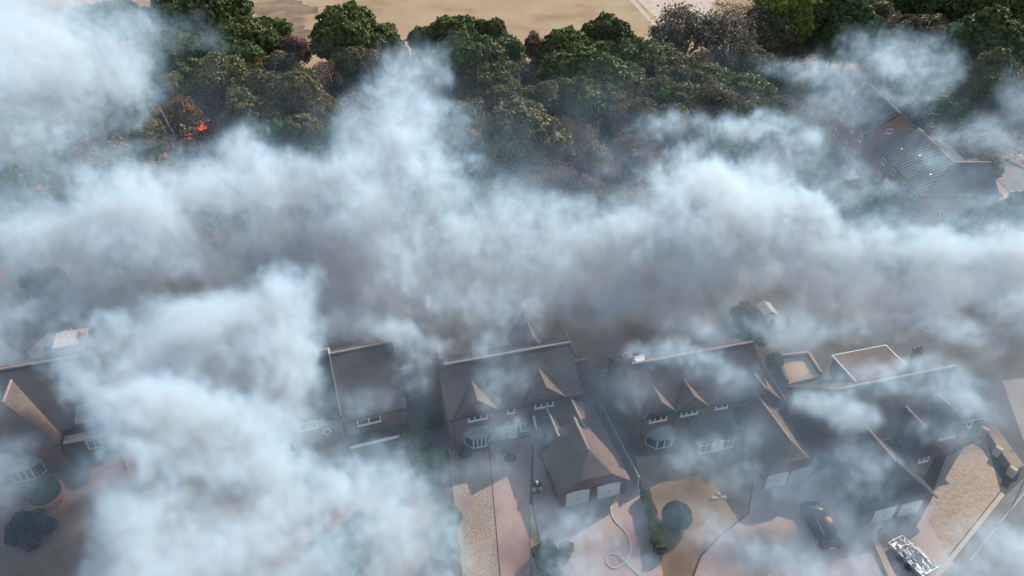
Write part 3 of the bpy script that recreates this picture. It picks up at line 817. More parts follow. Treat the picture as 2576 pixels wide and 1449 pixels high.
def crown_points(seed, R_, H_, nlobes, npts, zc, lobe=(.34,.52), inner=.12, flat=1.0):
    g = np.random.default_rng(seed)
    L = []
    for i in range(nlobes):
        ph = g.uniform(0, 2*math.pi); ct = g.uniform(-.8, 1.0); st = math.sqrt(max(0, 1-ct*ct))
        rr = g.uniform(.48, .86)
        lr = g.uniform(*lobe) * R_
        L.append((R_*rr*st*math.cos(ph), R_*rr*st*math.sin(ph), zc + H_*rr*ct, lr))
    L.append((0, 0, zc, R_*.55))
    L = np.array(L)
    w_ = L[:, 3]**2; w_ = w_/w_.sum()
    idx = g.choice(len(L), npts*2, p=w_)
    d = g.standard_normal((npts*2, 3)); d /= np.linalg.norm(d, axis=1, keepdims=True)
    # lumpy lobes: radius swells and shrinks with direction
    lump = 1 + .16*np.sin(d[:,0]*7+idx*1.7) * np.sin(d[:,1]*6+idx) + .10*np.sin(d[:,2]*11+idx*.7)
    rad = L[idx, 3] * lump * (1 - np.abs(g.normal(0, .09, npts*2)))
    c = L[idx, :3] + d*rad[:, None]*np.array([1,1,.85*flat])
    inside = np.zeros(len(c), bool)
    for l in L:
        q = (c-l[:3])/np.array([1,1,.85*flat])
        inside |= (q**2).sum(1) < (l[3]*.80)**2
    keep = ~inside | (g.random(len(c)) < inner)
    c = c[keep][:npts]; d = d[keep][:npts]
    nr = d + g.standard_normal(d.shape)*.55
    return c, nr, L

def limb_mesh(seed, zc, R_, L, r0=.38, m0=None, name='trunk', extra=0):
    rg = random.Random(seed); b = MB()
    top = zc*.75
    pts = [(0,0,-.3)]; x = y = 0
    for i in range(1, 5):
        x += rg.uniform(-.2,.2); y += rg.uniform(-.2,.2); pts.append((x,y,top*i/4))
    b.tube(pts, [r0*1.35, r0, r0*.85, r0*.7, r0*.5], 8)
    for l in L[:9+extra]:
        k = rg.choice([1,2,3]); p = Vector(pts[k+1 if k < 3 else 4]); q = Vector(l[:3])
        mid = p.lerp(q, .5) + Vector((rg.uniform(-.4,.4), rg.uniform(-.4,.4), .5))
        b.tube([p, mid, q], [r0*.38, r0*.26, r0*.08], 5)
    me = bpy.data.meshes.new(name); me.from_pydata(b.v, [], b.f); me.update(); me.materials.append(m0 or M['bark'])
    for p in me.polygons: p.use_smooth = True
    return me

PROTO = {}
def proto_tree(key, seed, R_, H_, zc, nl, npts, size, lobe=(.34,.52), inner=.12, bark='bark', aspect=1.):
    c, nr, L = crown_points(seed, R_, H_, nl, npts, zc, lobe, inner)
    me = quads_mesh('crown', c, nr, size, seed+50, M['leaf_oak'], aspect)
    PROTO[key] = (limb_mesh(seed, zc, R_, L, m0=M[bark]), me, R_, zc)
proto_tree('broad1', 1, 6, 5.0, 6.0, 22, 15000, .30)
proto_tree('broad2', 2, 6, 5.6, 6.6, 18, 14000, .31, (.36,.55))
proto_tree('broad3', 3, 6, 4.8, 5.8, 28, 15000, .29, (.26,.44))
proto_tree('tall1', 4, 5, 6.6, 7.4, 22, 13000, .29, (.32,.5))
proto_tree('loose1', 5, 6, 4.9, 5.8, 30, 9000, .26, (.22,.38), .5)
proto_tree('loose2', 6, 6, 4.4, 5.4, 26, 8000, .25, (.24,.40), .6)

def proto_bush(key, seed, R_, H_, zc, nl, npts, size, lobe=(.4,.6), inner=.1):
    c, nr, L = crown_points(seed, R_, H_, nl, npts, zc, lobe, inner)
    c[:, 2] = np.maximum(c[:, 2], .05)
    me = quads_mesh('foliage', c, nr, size, seed+50, M['leaf_oak'])
    PROTO[key] = (limb_mesh(seed, zc, R_, L, .08, M['bark'], 'stem'), me, R_, zc)
proto_bush('bush1', 11, 2, 1.4, 1.5, 16, 6000, .12)
proto_bush('bush2', 12, 2, 1.6, 1.6, 22, 5500, .13, (.28,.45))
g = np.random.default_rng(13); n = 15000
d_ = g.standard_normal((n, 3)); d_ /= np.linalg.norm(d_, axis=1, keepdims=True)
rr = (1 - np.abs(g.normal(0, .035, n)) + .03*np.sin(d_[:,0]*9)*np.sin(d_[:,1]*8) + .02*np.sin(d_[:,2]*14+d_[:,0]*5))[:, None]
c_ = d_*rr*np.array([1.55, 1.5, 1.3]) + np.array([0, 0, 1.3]); c_[:, 2] = np.maximum(c_[:, 2], .04)
PROTO['ball'] = (limb_mesh(13, 1.3, 1.5, np.array([[0,0,1.2,.5],[.4,.2,1.3,.4],[-.4,.1,1.2,.4],[.1,-.4,1.3,.4]]), .08, M['bark'], 'stem'),
                 quads_mesh('foliage', c_, d_ + g.standard_normal((n, 3))*.4, .06, 63, M['leaf_oak']), 1.6, 1.3)

def branch_mesh(seed, R_, H_, nlev=4, r0=.3):
    rg = random.Random(seed); b = MB(); tips = []
    def grow(p, d, L, r, lev):
        q = p + d*L
        mid = p.lerp(q, .5) + Vector((rg.uniform(-1,1), rg.uniform(-1,1), rg.uniform(-.3,.6)))*L*.1
        b.tube([p, mid, q], [r, r*.75, r*.5], 5 if lev > 1 else 3, cap=False)
        if lev == 0:
            tips.append(q); return
        for i in range(rg.choice([3,4]) if lev > 1 else 4):
            e = (d + Vector((rg.uniform(-1,1), rg.uniform(-1,1), rg.uniform(-.25,.75)))*.85).normalized()
            grow(p.lerp(q, rg.uniform(.45,1)), e, L*rg.uniform(.58,.8), r*.5, lev-1)
    for k in range(4):
        a = k*1.6+rg.uniform(-.4,.4)
        grow(Vector((0,0,0)), Vector((math.cos(a)*.55, math.sin(a)*.55, 1)).normalized(), H_*.36, r0, nlev)
    me = bpy.data.meshes.new('branches'); me.from_pydata(b.v, [], b.f); me.update(); me.materials.append(M['greybark'])
    return me, tips
for key, seed, R_, H_ in (('bare1', 21, 5, 10), ('bare2', 22, 5, 9)):
    bm_, tips = branch_mesh(seed, R_, H_)
    g = np.random.default_rng(seed); tp_ = np.array([tuple(t) for t in tips])
    c = tp_[g.integers(0, len(tp_), 3800)] + g.normal(0, .42, (3800, 3)); c[:, 2] = np.maximum(c[:, 2], .3)
    me = quads_mesh('crown', c, g.standard_normal((3800,3)), .17, seed+50, M['leaf_grey'])
    PROTO[key] = (bm_, me, 5.0, 6.2)

def plant(proto, leaf, label, pos, scale, name, cat, group=None, bark=None, zs=1.0, rot=None):
    tm, cm, R_, zc = PROTO[proto]
    rg = random.Random(hash((round(pos[0],2), round(pos[1],2))) & 0xffff)
    t = thing(name, label, cat, (pos[0], pos[1], 0), rg.uniform(0,360) if rot is None else rot, group)
    t.scale = (scale, scale, scale*zs)
    a = bpy.data.objects.new(tm.name.split('.')[0], tm); C.objects.link(a); a.parent = t
    c = bpy.data.objects.new(cm.name.split('.')[0], cm); C.objects.link(c); c.parent = t
    c.material_slots[0].link = 'OBJECT'; c.material_slots[0].material = M['leaf_' + leaf]
    if bark:
        a.material_slots[0].link = 'OBJECT'; a.material_slots[0].material = M[bark]
    return t

def tree_px(u, v, r, proto, leaf, label, name='tree', cat='tree', group='trees of the wood', zs=1.0, bark=None):
    R_, zc = PROTO[proto][2:]
    z = 8.
    if group and 'wood' in group: r = r*1.22
    for _ in range(6):
        p = at(u, v, z); s = r*depth_at(p)/FPX/R_; z = zc*s*zs
    p = at(u, v, z)
    return plant(proto, leaf, label, p, s, name, cat, group, bark, zs)

# kinds: name, proto list, leaf
KN = {'o': ('oak_tree', ('broad1','broad2','broad3'), 'oak'), 'd': ('oak_tree', ('broad2','tall1','broad1'), 'oakdark'),
      'v': ('tree', ('broad3','loose1','broad1'), 'olive'), 'b': ('withered_tree', ('loose1','loose2','bare1'), 'brown'),
      'r': ('withered_tree', ('loose2','broad3'), 'rust'), 'g': ('bare_tree', ('bare1','loose1','bare2'), 'grey'),
      'y': ('tree', ('broad3','broad1'), 'yellow'), 'f': ('tree', ('broad3','loose2'), 'fresh'),
      's': ('silver_tree', ('loose2',), 'silver')}
TREES = [
 (512,52,84,'d','tallest dark oak at the top left, rising past the frame edge'),
 (592,108,58,'o','green oak just right of the tallest dark oak at the top left'),
 (668,98,56,'o','rounded green oak touching the scorched field edge at the top left'),
 (455,130,62,'o','mid green oak left of the tallest dark oak, beside the grey smoke hump'),
 (385,74,46,'v','small olive tree whose crown meets the strip of field at the top left'),
 (250,62,56,'o','bluish green tree showing faintly through smoke at the top left'),
 (330,60,40,'o','small green tree between two larger ones at the hazy top left field edge'),
 (712,170,42,'g','pale bare branched tree between the green oaks and the scorched ground'),
 (795,185,50,'b','reddish brown withered tree below the field left of the big field oak'),
 (745,130,34,'b','little brown withered tree at the corner of the scorched ground'),
 (872,92,66,'o','big dark green oak standing against the field, left of the smoke column'),
 (948,108,52,'o','right hand crown of the pair of oaks against the field left of the smoke column'),
 (1004,150,32,'b','pinkish brown withered tree right of the oak pair above the smoke column'),
 (560,200,66,'v','olive tree directly above the brightest flames'),
 (500,190,46,'o','green tree under the tallest dark oak at the top left'),
 (648,178,36,'r','yellowish dry crown poking up in the middle of the left wood'),
 (660,235,60,'v','wide olive crown in the middle of the left wood'),
 (735,250,62,'v','olive brown crown left of the tall smoke column'),
 (800,285,46,'v','small olive crown at the very edge of the tall smoke column'),
 (620,285,58,'v','olive tree right of the brightest flames'),
 (455,290,44,'r','rust coloured withered tree left of the brightest flames'),
 (428,228,40,'v','thin olive tree at the foot of the grey smoke hump'),
 (352,290,42,'v','dark mottled tree standing left of the rust coloured tree'),
 (372,350,36,'v','low mottled tree just above the smaller pink flames'),
 (285,255,44,'g','grey brown tree behind the smoke hump at the left'),
 (200,300,50,'v','tree almost lost in the grey smoke of the left side'),
 (694,338,34,'f','bright green small tree at the top of the blue smoke peak'),
 (760,330,40,'v','low olive tree between the bright green one and the smoke column'),
 (830,352,30,'f','small green tree at the left foot of the smoke column'),
 (560,330,34,'b','singed brown tree immediately right of the brightest flames'),
 (120,420,60,'d','dark tree beneath the left smoke beside the small lone flame'),
 (70,520,60,'d','dark green tree below the small lone flame at the left'),
 (165,505,52,'d','dark green garden tree right of and below the small lone flame'),
 (1145,100,52,'o','oak with a narrow top against the field, right of the smoke column'),
 (1072,118,36,'o','small smoky oak first to the right of the smoke column'),
 (1228,102,40,'d','dark oak top standing clear against the field at centre'),
 (1268,142,44,'o','oak with its right edge against the field gap at centre'),
 (1180,160,64,'o','broad oak below the narrow topped oak at centre'),
 (1240,205,56,'o','green oak crown in the centre, left of the brown clearing'),
 (1110,170,42,'o','hazy green tree over the right shoulder of the smoke column'),
 (1160,215,42,'v','dull tree at the right edge of the smoke column'),
 (1275,262,44,'v','dull olive crown above the large round olive tree'),
 (1320,190,30,'b','small brown withered tree in the clearing below the field gap'),
 (1362,168,30,'b','brown withered scrub tree beside the scorched field gap'),
 (1352,214,34,'b','brown withered tree in the centre of the clearing'),
 (1200,262,32,'b','pinkish withered tree at the foot of the centre oaks'),
 (1372,256,52,'v','flat topped olive tree below the brown clearing'),
 (1320,352,80,'v','largest round olive tree in the lower middle of the wood'),
 (1250,330,46,'v','shadowed tree pressed against the left of the largest round olive tree'),
 (1245,262,34,'b','dry brown tree left of the flat topped olive tree'),
 (1428,310,36,'b','brown withered tree at the right of the largest round olive tree'),
 (1530,98,48,'d','lone dark oak top standing highest against the field right of centre'),
 (1418,132,50,'o','oak at the right side of the field gap'),
 (1474,140,46,'o','oak between the field gap oak and the lone dark oak top'),
 (1440,190,60,'o','oak crown below the field gap on its right'),
 (1500,205,60,'o','green oak in the line right of the brown clearing'),
 (1556,180,42,'o','small green oak under the lone dark oak top'),
 (1470,262,52,'o','low hanging oak above the thick dark trunk'),
 (1540,262,48,'v','dull tree right of the low hanging oak'),
 (1628,160,62,'o','oak at the left foot of the big grey tree'),
 (1680,190,58,'v','mottled oak under the big grey tree'),
 (1648,248,52,'v','olive crown in the dark middle of the right wood'),
 (1715,262,56,'o','dark green crown left of the one with the swirling smoke below'),
 (1775,210,52,'v','olive crown under the right edge of the big grey tree'),
 (1800,268,60,'v','broad dark olive crown above the small smoke swirl'),
 (1868,238,56,'o','green crown left of the olive ball shaped tree'),
 (1880,292,52,'v','dark crown just above the bright smoke swirl'),
 (1955,292,52,'v','last tree on the right before the brick building smoke'),
 (1976,205,46,'v','olive ball shaped tree standing apart, right of the dark crowns'),
 (1730,55,78,'g','big grey twiggy tree at the top, left of the yellow green one'),
 (1682,100,44,'g','grey green tree at the end of the field track'),
 (1838,60,84,'g','broad grey brown tree between the big grey one and the yellow green one'),
 (1815,140,52,'g','shaded grey tree beneath the broad grey brown one'),
 (1985,42,76,'y','bright yellow green tree at the top right of centre'),
 (1925,96,56,'v','olive tree at the left foot of the yellow green tree'),
 (2010,100,44,'v','straggly tree beneath the yellow green tree above the thin smoke'),
 (2100,55,58,'d','dark tree right of the yellow green tree at the top'),
 (2098,120,36,'o','small dark tree left of the top right smoke puff'),
 (2175,40,52,'v','mottled tree at the top above the right smoke puff'),
 (2238,72,44,'r','rusty olive tree behind the right smoke puff'),
 (2290,20,52,'d','dark tree at the very top above the rusty olive one'),
 (2322,92,58,'v','olive oak on the right of the right smoke puff'),
 (2370,138,50,'v','bushy tree stepping down right of the smoke puff'),
 (2410,30,66,'d','shadowed tree at the top near the right corner'),
 (2500,40,78,'d','large dark tree filling the top right corner'),
 (2450,120,62,'d','dark tree below the top right corner trees'),
 (2545,140,70,'d','dark tree at the right edge below the corner'),
 (2360,212,44,'v','slender tree directly above the brick building on its right'),
 (2405,232,44,'v','pale edged olive tree standing right of the brick building ridge'),
 (2380,292,46,'d','shadowed tree touching the ridge of the brick building'),
 (2330,255,40,'d','dark tree just behind the brick building ridge'),
 (2062,362,26,'f','narrow green tree at the right edge of the bright smoke swirl'),
 (2068,402,22,'f','second narrow green tree just below the first beside the smoke swirl'),
 (2058,455,20,'f','lowest narrow green tree right of the bright smoke band'),
 (1850,388,36,'f','green tree seen through a gap in the bright smoke swirl'),
 (1812,402,22,'f','small green treetop left of the gap in the bright smoke swirl'),
 (1500,402,34,'b','reddish withered tree above the golden one in the scorched ground'),
 (1522,440,30,'r','golden rusty small tree in the scorched lower middle'),
 (1590,350,38,'b','brown withered tree right of the thick dark trunk'),
 (1600,400,34,'b','dark brown withered tree at the edge of the blue smoke'),
 (1560,300,36,'b','dim withered tree among shade right of the low hanging oak'),
 (1398,440,46,'b','grey brown withered tree right below the largest round olive tree'),
 (1340,432,42,'v','dim tree under the largest round olive tree'),
 (1480,480,36,'b','withered tree low in the scorched ground near the smoke band'),
 (1550,490,30,'b','small withered tree nearest the smoke band in the scorched ground'),
 (2190,520,56,'f','leafy green garden tree in front of the brick building'),
 (2262,530,42,'v','garden tree at the right end of the hedge line before the brick building'),
 (2140,500,44,'v','garden tree left of the leafy one before the brick building'),
 (2488,372,40,'s','silvery white leaved tree right of the brick building'),
 (2480,430,32,'v','green tree under the silvery white leaved tree'),
 (2398,560,20,'f','small yellow green shrub tree below the brick building wing'),
 (2470,545,36,'o','low tree at the right edge of the pale side path'),
 (2545,540,34,'d','dark round tree at the right edge beside the pale side path'),
 (1872,795,32,'v','dark garden tree left of the small pale shed'),
 (1900,845,32,'v','leafy garden tree just above the long fence end'),
 (110,715,52,'v','green garden tree in brown smoke at the left edge'),
 (880,168,44,'v','olive undertree below the big field oak left of the smoke column'),
 (945,172,40,'b','brown undertree at the shoulder of the smoke column'),
 (600,155,48,'o','green crown filling the gap right of the tallest dark oak'),
 (705,215,46,'b','dull brown crown between the bare tree and the olive crowns'),
 (690,285,50,'v','low olive crown directly above the bright green small tree'),
 (500,245,44,'v','olive crown between the flames and the tall left oaks'),
 (400,170,48,'o','green crown at the right border of the grey smoke hump'),
 (345,225,42,'v','dim crown emerging from the grey smoke hump'),
 (1110,225,44,'b','brown scrub crown half lost in the right side of the smoke column'),
 (1170,300,44,'v','dim crown between the smoke column and the largest round olive tree'),
 (1190,365,42,'b','brown crown low beside the smoke column on its right'),
 (1395,205,44,'v','olive crown filling the right side of the brown clearing'),
 (1440,250,46,'v','olive crown above the grey brown one and left of the thick trunk'),
 (1580,225,50,'o','green crown over the dark gap right of the thick trunk'),
 (1610,290,46,'v','dark crown between the thick trunk and the broad dark olive one'),
 (1690,320,44,'v','shaded crown right above the small blue smoke swirl'),
 (1740,345,36,'b','brown crown between the two blue smoke swirls'),
 (1640,315,40,'b','brown withered crown in the dark behind the leafless shrub'),
 (1460,335,38,'b','dull withered crown at the foot of the thick trunk'),
 (1740,155,50,'g','grey brown crown in the shadow under the big grey twiggy tree'),
 (1900,170,50,'v','olive crown between the broad grey brown tree and the olive ball'),
 (1560,130,44,'o','green crown tucked behind the lone dark oak top'),
 (1345,120,30,'b','sparse brown bush in the field gap itself'),
 (2140,100,50,'d','dark crown behind the top of the right smoke puff'),
 (2290,160,46,'v','olive crown close behind the right smoke puff'),
 (2420,180,50,'d','dark crown in the shade above the pale edged olive tree'),
 (2480,220,56,'d','dark crown below the corner trees right of the pale edged olive tree'),
 (2560,60,60,'o','green crown at the extreme top right edge'),
]
for i, (u, v, r, k, lb) in enumerate(TREES):
    nm, pr, lf = KN[k]
    tree_px(u, v, r, pr[i % len(pr)], lf, lb, nm, 'tree', 'trees of the wood' if v < 600 else 'garden trees behind the houses',
            zs=1.0 if r > 40 else 1.15)
# trees beyond the frame whose shade lies on the field
for i, (x, y, s) in enumerate(((-22,262,1.6),(-4,266,1.7),(14,262,1.4))):
    plant('broad%d' % (i+1), 'oak', ('leftmost','middle','rightmost')[i] + ' of three oaks beyond the upper edge shading the dry field', (x, y, 0), s, 'oak_tree', 'tree', 'oaks beyond the field')

# undergrowth: brambles, dead bracken and saplings nobody could count
def ground_growth(name, label, seed, n, thr, leaf, size, hmax, ph):
    g = np.random.default_rng(seed)
    x = np.concatenate([g.uniform(-150, 62, n), g.uniform(58, 200, n//3)]); y = np.concatenate([g.uniform(88, 170, n), g.uniform(118, 225, n//3)])
    q = np.sin(x*.31+np.sin(y*.2+ph)*2+ph) + .8*np.sin(y*.37+x*.13+ph*2) + .6*np.sin(x*.9+ph)*np.sin(y*.8) + .35*np.sin(x*2.1)*np.sin(y*1.9+ph)
    keep = (q > thr) & (y < 163 - np.abs(x+20)*.03 + (x > 50)*60) & ~((x > 57) & (x < 82) & (y > 92) & (y < 130))
    x, y, q = x[keep], y[keep], q[keep]
    h_ = np.minimum((q-thr)*1.2, hmax) + .25 + .5*np.sin(x*1.3)*np.sin(y*1.1)**2
    z = h_*g.uniform(.1, 1., len(x))**.45
    nr = np.stack([g.normal(0,.9,len(x)), g.normal(0,.9,len(x)), np.ones(len(x))*.8], 1)
    me = quads_mesh(name, np.stack([x,y,z],1), nr, size, seed+1, M['leaf_'+leaf])
    o = bpy.data.objects.new(name, me); C.objects.link(o); tag(o, label, name, kind='stuff')
ground_growth('undergrowth', 'dry brown bracken and brambles under the trees', 77, 330000, -1.3, 'brown', .21, 3.2, 0.)
ground_growth('scrub', 'olive green scrub and saplings filling the gaps between the trees', 177, 170000, .55, 'olive', .22, 4.2, 2.1)

# thick dark trunk, dead stems, bare shrub
def dead_tree(name, label, u, v, h, r0, lean, mt='charred', seed=1, nb=7, z=0):
    p = at(u, v, z); t = thing(name, label, 'tree', (p.x, p.y, 0))
    rg = random.Random(seed); b = MB()
    top = Vector((lean[0], lean[1], h))
    b.tube([(0,0,-.2), top*.35+Vector((.1,0,0)), top*.7, top], [r0*1.3, r0, r0*.75, r0*.35], 8)
    b.build('trunk', M[mt], t, smooth=True)
    c = MB()
    for i in range(nb):
        a = rg.uniform(0, 6.28); p0 = top*rg.uniform(.35,1.)
        q = p0 + Vector((math.cos(a), math.sin(a), rg.uniform(.2,1.2)))*h*rg.uniform(.18,.38)
        m_ = p0.lerp(q,.5)+Vector((0,0,.3)); c.tube([p0, m_, q], [r0*.35, r0*.22, r0*.06], 5)
        for j in range(4):
            s = m_.lerp(q, rg.random()); c.tube([s, s+Vector((rg.uniform(-1,1),rg.uniform(-1,1),rg.uniform(0,1)))*h*.12], [r0*.12, r0*.04], 4)
    c.build('branches', M[mt], t)
    return t
dead_tree('dead_tree', 'thick dark forked trunk below the low hanging oak', 1488, 372, 7.5, .75, (.8,2,0), 'charred', 3, 9)
dead_tree('dead_tree', 'dark leaning trunk beside the thick forked trunk', 1462, 378, 6.5, .4, (1.8,2,0), 'charred', 4, 5)
dead_tree('dead_tree', 'pale fallen looking stem left of the brightest flames', 452, 372, 7, .16, (-3.0,3,0), 'greybark', 5, 4)
dead_tree('dead_tree', 'white stripped branches just right of the small pink flames', 428, 402, 4, .12, (1.6,.5,0), 'greybark', 6, 8)
dead_tree('dead_tree', 'white twigs sticking out of the blue smoke right of the flames', 578, 398, 4, .10, (.6,.5,0), 'greybark', 7, 8)
dead_tree('dead_tree', 'curled pale bare branches at the foot of the largest round olive tree', 1430, 470, 5, .1, (.8,0,0), 'greybark', 8, 9)
dead_tree('dead_tree', 'pale bare sapling low in the scorched ground near the blue smoke', 1612, 500, 5, .1, (-.6,.4,0), 'greybark', 9, 9)
tree_px(1648, 372, 34, 'bare2', 'brown', 'leafless upright shrub between the dark wood and the blue smoke', 'bare_shrub', 'shrub', None, bark='charred')
tree_px(1110, 560, 40, 'bare1', 'brown', 'leafless tree hidden deep in the smoke at centre', 'bare_tree', 'tree', None) if False else None

# ---- garden plants in front of the houses
def bush_px(u, v, r, proto, leaf, label, name='shrub', cat='shrub', group='shrubs in the front gardens', zs=1.0):
    return tree_px(u, v, r, proto, leaf, label, name, cat, group, zs)
bush_px(1703, 1298, 40, 'ball', 'clipped', 'round clipped topiary bush on the parched lawn', 'topiary_bush')
bush_px(1080, 1165, 42, 'bush1', 'fresh', 'leafy pale green shrub at the corner left of the gravel strip')
bush_px(1040, 1110, 44, 'bush2', 'oakdark', 'dark shrub in the gap between the joined houses and the middle house')
bush_px(76, 1336, 52, 'bush2', 'purple', 'very dark leaved shrub near the bottom left corner')
bush_px(1378, 1400, 40, 'bush1', 'clipped', 'spreading shrub on the drive beside the yellow gravel')
bush_px(1425, 1378, 18, 'bush2', 'clipped', 'small low shrub just right of the spreading one on the drive')
bush_px(1398, 1446, 18, 'bush2', 'silver', 'little pale flowered shrub at the bottom edge below the spreading one')
bush_px(822, 1345, 26, 'bush2', 'silver', 'shrub with pale flowers glimpsed in the lower left smoke')
bush_px(870, 1400, 60, 'bush2', 'hedge', 'large hazy shrub under the pale flowered one in the smoke')
bush_px(905, 1330, 44, 'bush1', 'hedge', 'hazy shrub right of the pale flowered one in the smoke')
bush_px(1120, 1390, 40, 'bush2', 'hedge', 'hazy shrub along the left side of the gravel strip')
bush_px(1130, 1300, 30, 'bush1', 'hedge', 'upper hazy shrub beside the gravel strip')
bush_px(175, 1205, 14, 'bush1', 'yellow', 'small yellow shrub by the bay of the leftmost house')
bush_px(215, 1200, 14, 'bush2', 'yellow', 'second small yellow shrub further right by the leftmost house')
bush_px(1172, 1138, 16, 'bush1', 'purple', 'dark shrub under the bay window of the middle house')
bush_px(1950, 905, 22, 'bush1', 'olive', 'shrub leaning on the fence beside the cream terrace')
bush_px(1935, 945, 18, 'bush2', 'olive', 'lower shrub between fence and cream terrace')
bush_px(2500, 1100, 12, 'bush2', 'purple', 'dark shrub in the raised brick bed, upper one')
bush_px(2535, 1140, 14, 'bush2', 'hedge', 'dark green shrub in the raised brick bed, lower one')
# clipped hedge along the garage fence
hp = [at(1622, 1235, .8), at(1640, 1290, .8), at(1652, 1345, .8), at(1662, 1385, .8)]
g = np.random.default_rng(31); n = 16000
seg = g.random(n)*3; i0 = np.minimum(seg.astype(int), 2); fr_ = (seg-i0)[:, None]
P4 = np.array([tuple(p) for p in hp]); base = P4[i0]*(1-fr_) + P4[i0+1]*fr_
dr_ = (P4[3]-P4[0])[:2]; dr_ /= np.linalg.norm(dr_); pe = np.array([-dr_[1], dr_[0]])
a_ = g.uniform(-.25, math.pi+.25, n); wid = .42 + .16*(seg/3) + .1*np.sin(seg*9)
rr_ = 1 - np.abs(g.normal(0, .07, n))
c = np.stack([base[:,0]+pe[0]*np.cos(a_)*wid*rr_, base[:,1]+pe[1]*np.cos(a_)*wid*rr_, .65+(np.sin(a_)*.75+.08*np.sin(seg*13))*rr_], 1)
nr = np.stack([pe[0]*np.cos(a_), pe[1]*np.cos(a_), np.sin(a_)], 1) + g.standard_normal((n,3))*.5
o0 = hp[0].copy(); c -= np.array([o0.x, o0.y, 0])
hd = thing('hedge', 'long narrow clipped hedge against the garage fence beside the topiary lawn', 'hedge', (o0.x, o0.y, 0))
me = quads_mesh('foliage', c, nr, .085, 5, M['leaf_hedge']); ho = bpy.data.objects.new('foliage', me); C.objects.link(ho); ho.parent = hd
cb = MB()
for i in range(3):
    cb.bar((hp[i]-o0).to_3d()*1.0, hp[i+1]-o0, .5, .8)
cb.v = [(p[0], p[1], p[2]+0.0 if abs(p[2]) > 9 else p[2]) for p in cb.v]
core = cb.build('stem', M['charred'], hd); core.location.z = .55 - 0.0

# terracotta planters
def planter(name, label, u, v, r, h, leaf=None, pr='bush2', s=.5, water=False):
    p = at(u, v, 0); t = thing(name, label, 'planter', (p.x, p.y, 0), 0)
    MB().lathe((0,0,0), [(r*.72,0),(r*.95,h*.8),(r,h*.86),(r,h),(r*.86,h),(r*.84,h*.8)], 24).build('bowl', M['pot' if not water else 'concrete'], t, smooth=False)
    MB().lathe((0,0,h*.8), [(r*.83,0),(r*.83,.02)], 24).build('soil', M['woodfloor'], t)
    if leaf:
        tm, cm, R_, zc = PROTO[pr]
        c = bpy.data.objects.new('foliage', cm); C.objects.link(c); c.parent = t; c.scale = (s,s,s); c.location = (0,0,h*.5)
        c.material_slots[0].link = 'OBJECT'; c.material_slots[0].material = M['leaf_'+leaf]
    return t
planter('terracotta_planter', 'huge round terracotta planter full of greenery before the leftmost house', 125, 1262, 1.75, 1.3, 'fresh', 'bush2', .75)
planter('stone_planter', 'round stone planter with a small dark plant before the middle house', 1283, 1160, .8, .45, 'oakdark', 'bush1', .22, True)

